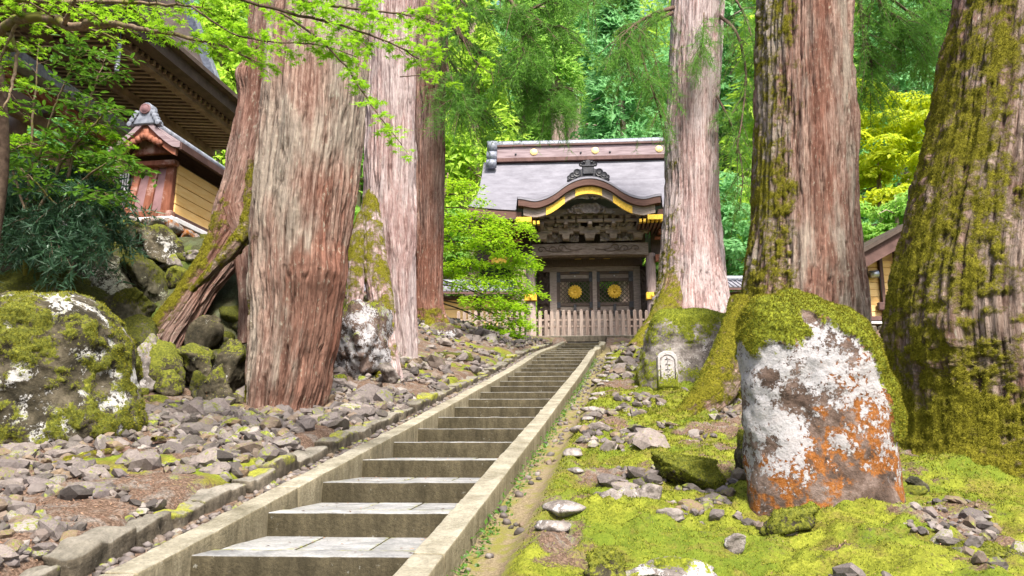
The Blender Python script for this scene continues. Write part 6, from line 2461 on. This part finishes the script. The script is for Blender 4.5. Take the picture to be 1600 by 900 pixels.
for j, (px, py, hw, th_) in enumerate(PADS):
    Y = 28.6 - .9 * rf.random() - .4
    c = Wp(px, py, Y)
    r_ = hw * Y / F
    n = int(330 * (r_ / 1.0) ** 1.6 * 2.2) + 120
    a = rf.uniform(0, 6.28, n)
    q = np.sqrt(rf.random(n)) * (1 + .25 * np.sin(a * 3 + j) + .12 * np.sin(a * 7 + j * 2))
    x_, y_ = q * r_ * np.cos(a), q * r_ * .75 * np.sin(a)
    lay = rf.integers(0, 3, n) - 1
    z_ = -q * q * r_ * .18 + rf.normal(size=n) * th_ * .010 * r_ + lay * .10 * (1 - q * .5) + .10 * x_ * (-1 if px > 740 else .3)
    P_ = np.stack([x_, y_, z_], -1) + c
    keep = fbm(P_ * 2.6, 2, j) > -.22
    P_ = P_[keep]
    PP.append(P_)
    NN.append(np.array([0, 0, 1.0]) + rf.normal(size=P_.shape) * .35)
    DD.append(np.stack([x_, y_, 0 * x_ - .15], -1)[keep] + rf.normal(size=P_.shape) * .4)
    SS.append(rf.uniform(.09, .17, len(P_)))
    s0 = tr[1] + (tr[-1] - tr[1]) * np.clip((510 - py) / 240, 0, 1)
    w.tube([s0, s0 * .5 + c * .5 + [0, 0, .12], c, c + [r_ * .5 * (1 if px > 700 else -1), 0, -.06]], [.035, .022, .012, .005], 5, 16)
    for m_ in range(6):
        a_ = rf.uniform(0, 6.28)
        e = c + np.array([math.cos(a_) * r_ * .8, math.sin(a_) * r_ * .6, -.06])
        w.tube([c, c * .5 + e * .5 + [0, 0, .03], e], [.011, .007, .003], 4)
V, Fc = w.data()
part("branches", gm, V, Fc, M['twig'])
V, Fc = instances(np.vstack(PP), np.vstack(NN), np.vstack(DD), np.concatenate(SS), LEAF_DIAMOND[0], LEAF_DIAMOND[1])
part("leaves", gm, V, Fc, M['maple_far'], None, False)["kind"] = "stuff"


# ------------------------------------------------------------------ trees behind
def crown_conifer(H, R, n, size, seed, lo=.25):
    r_ = np.random.default_rng(seed)
    nb_ = 170
    tb = r_.uniform(lo, 1, nb_) ** .9
    ab = r_.uniform(0, 6.28, nb_)
    lb = R * (1 - tb) ** .75 * r_.uniform(.65, 1.15, nb_) + .3
    k = r_.integers(0, nb_, n)
    u = r_.random(n) ** .6
    rad = u * lb[k]
    a = ab[k] + r_.normal(size=n) * .22
    z = tb[k] * H - .42 * rad - .10 * rad ** 2 / np.maximum(lb[k], .5) + r_.normal(size=n) * .28 + .3
    P = np.stack([np.cos(a) * rad, np.sin(a) * rad, z], -1)
    D = np.stack([np.cos(a), np.sin(a), -.75 + 0 * a], -1) + r_.normal(size=P.shape) * .45
    N = np.array([0, 0, 1.0]) + r_.normal(size=P.shape) * .6
    return instances(P, N, D, size * r_.uniform(.6, 1.3, n), [(0, 0, 0), (.4, .16, .03), (1, 0, -.15), (.4, -.16, .03)], [(0, 1, 2), (0, 2, 3)])


def crown_broad(H, R, n, size, seed, flat=.55, blobs=46):
    r_ = np.random.default_rng(seed)
    c = r_.normal(size=(blobs, 3))
    c /= np.linalg.norm(c, axis=1)[:, None]
    c *= r_.random(blobs)[:, None] ** .4
    c = c * np.array([R, R, H * .36]) + np.array([0, 0, H * .62])
    br = R * r_.uniform(.2, .42, blobs)
    k = r_.integers(0, blobs, n)
    d = r_.normal(size=(n, 3))
    d /= np.linalg.norm(d, axis=1)[:, None]
    d[:, 2] = np.abs(d[:, 2]) * 1.2 - .35
    P = c[k] + d * (br[k] * r_.uniform(.75, 1.05, n))[:, None] * np.array([1, 1, flat])
    N = d + np.array([0, 0, .8]) + r_.normal(size=P.shape) * .4
    return instances(P, N, r_.normal(size=P.shape) + d * .6 - np.array([0, 0, .3]), size * r_.uniform(.6, 1.3, n), LEAF_DIAMOND[0], LEAF_DIAMOND[1])


CT_ = [mesh_np("crown", *crown_conifer(24, 4.4, 9000, .62, 5), M['far_a'], None, False), mesh_np("crown", *crown_conifer(28, 4.8, 10000, .66, 6), M['far_c'], None, False),
       mesh_np("crown", *crown_conifer(20, 4.4, 8000, .6, 8), M['far_b'], None, False)]
BT_ = [mesh_np("crown", *crown_broad(11, 4.2, 9000, .42, 15), M['far_b'], None, False), mesh_np("crown", *crown_broad(9, 3.6, 8000, .40, 16), M['far_a'], None, False),
       mesh_np("crown", *crown_broad(12, 4.0, 9000, .42, 17), M['far_c'], None, False)]


def trunk_mesh(H, r):
    mb = MB()
    mb.tube([(0, 0, -1.5), (.05, 0, H * .3), (0, .08, H * .7), (0, 0, H)], [r * 1.25, r, r * .7, r * .15], 10, 14)
    for i in range(14):
        z = H * (.25 + .05 * i)
        a = i * 2.4
        mb.tube([(0, 0, z), (math.cos(a) * 1.2, math.sin(a) * 1.2, z + .1), (math.cos(a) * 2.2, math.sin(a) * 2.2, z - .35)], [r * .22, r * .14, r * .05], 5)
    V, Fc = mb.data()
    return mesh_np("trunk", V, Fc, M['far_trunk'])


TM = [trunk_mesh(23, .50), trunk_mesh(8.5, .22)]


def tree_at(name, cm, tm, x_, Y, s, label, group=None, cat="tree", rz=None):
    z = float(ground_z(x_, Y))
    t = thing(name, label, cat, (x_, Y, z), rf.uniform(0, 6.28) if rz is None else rz, group)
    for nm, me in (("trunk", tm), ("crown", cm)):
        o = link(nm, me, t)
        o.scale = (s, s, s)
    t.children[1]["kind"] = "stuff" if False else "part"
    del t.children[1]["kind"]
    return t


yt = tree_at("maple_tree", mesh_np("crown", *crown_broad(13.5, 3.3, 15000, .30, 33, .35, 60), M['yellow_leaf'], None, False), TM[1], 19.6, 39.0, 1.0,
             "yellow-green leafy tree glowing between the two right cedars above the storehouse")
yt.location.z = Wp(1400, 335, 39)[2] - 5.2
tree_at("broadleaf_tree", BT_[1], TM[1], 17.2, 33.0, .72, "deep green tree directly behind the storehouse roof")
tree_at("broadleaf_tree", BT_[2], TM[1], 11.2, 40.5, .80, "bluish green tree filling the gap between the two pale right trunks, low down")
tree_at("broadleaf_tree", BT_[0], TM[1], 13.0, 45.0, 1.0, "bright green round tree standing further back between the two pale right trunks")
tree_at("broadleaf_tree", BT_[1], TM[1], -5.6, 42.0, 1.0, "green tree behind the maple and the left end of the gate roof")
for x_, s_, k_, lb in ((1.6, .42, 0, "low bright bush behind the gate, seen through the left door lattice"), (5.0, .46, 1, "low green bush behind the gate, seen through the right door lattice")):
    tree_at("leafy_bush", BT_[k_], TM[1], x_, 50.5, s_, lb, None, "bush")
p_ = Wp(873, 300, 54)
tree_at("cedar_tree", mesh_np("crown", *crown_conifer(30, 4.6, 7000, .62, 9, .62), M["far_a"], None, False), trunk_mesh(30, .62), p_[0], 54.0, 1.0, "tall cedar whose pale bare trunk shows right above the gate ridge", None, "tree", 0.3)


def lab_for(kind, x_, Y, kk):
    px = float(PX(np.array([x_, Y, 12.0]))[0])
    tone = {"cedar": ("mid-green", "bluish-green", "yellowish-green"), "leafy tree": ("light green", "mid-green", "bluish-green")}[kind][kk]
    side = "behind the left cedars" if px < 690 else "rising over the gate roof" if px < 1045 else "seen between the right cedars"
    dep = "front row of the wood" if Y < 53 else "middle of the wood" if Y < 62 else "back of the wood"
    return f"{tone} {kind} in the {dep}, {side}"


for row, (Y0, step, x0, x1) in enumerate(((49, 4.6, -34, 36), (57, 5.0, -40, 44), (67, 5.6, -46, 54))):
    xx = x0
    while xx < x1:
        Y = Y0 + rf.uniform(-2.5, 2.5)
        x_ = xx + rf.uniform(-1.4, 1.4)
        kk = int(rf.integers(0, 3))
        if row < 2 and abs(x_ - p_[0] * Y / 54) < 2.6 and Y < 56:
            xx += step
            continue
        near_gate = row == 0 and -6 < x_ < 14
        if rf.random() < (.35 if near_gate else .55):
            tree_at("cedar_tree", CT_[kk], TM[0], x_, Y, rf.uniform(.95, 1.35) * (1 + .12 * row), lab_for("cedar", x_, Y, kk), "cedars of the wood behind the gate")
        else:
            tree_at("broadleaf_tree", BT_[kk], TM[1], x_, Y, rf.uniform(.9, 1.35), lab_for("leafy tree", x_, Y, kk), "leafy trees of the wood behind the gate")
        xx += step
# the far wooded slope: one mass
Vs, Fs, o = [], [], 0
r7 = np.random.default_rng(70)
protoC = [crown_conifer(1.0, .2, 260, .055, 50 + i) for i in range(4)]
protoB = [crown_broad(1.0, .42, 300, .085, 60 + i, .6, 16) for i in range(4)]
mats, mi = [M['far_a'], M['far_b'], M['far_c']], []
for i in range(560):
    Y = 74 + 130 * r7.random() ** 1.3
    x_ = r7.uniform(-.95, 1.0) * (Y * .78)
    z = float(base_of(x_, Y))
    if r7.random() < .5:
        v, f = protoC[i % 4]
        s_ = r7.uniform(14, 24)
    else:
        v, f = protoB[i % 4]
        s_ = r7.uniform(8, 13)
    a = r7.uniform(0, 6.28)
    Vs.append((v @ rotz(a).T) * s_ + [x_, Y, z - .5])
    Fs.append(f + o)
    o += len(v)
    mi.append(np.full(len(f), int(r7.integers(0, 3))))
tag(link("far_wood", mesh_np("far_wood", np.vstack(Vs), np.vstack(Fs), mats, None, False, np.concatenate(mi))), kind="stuff")
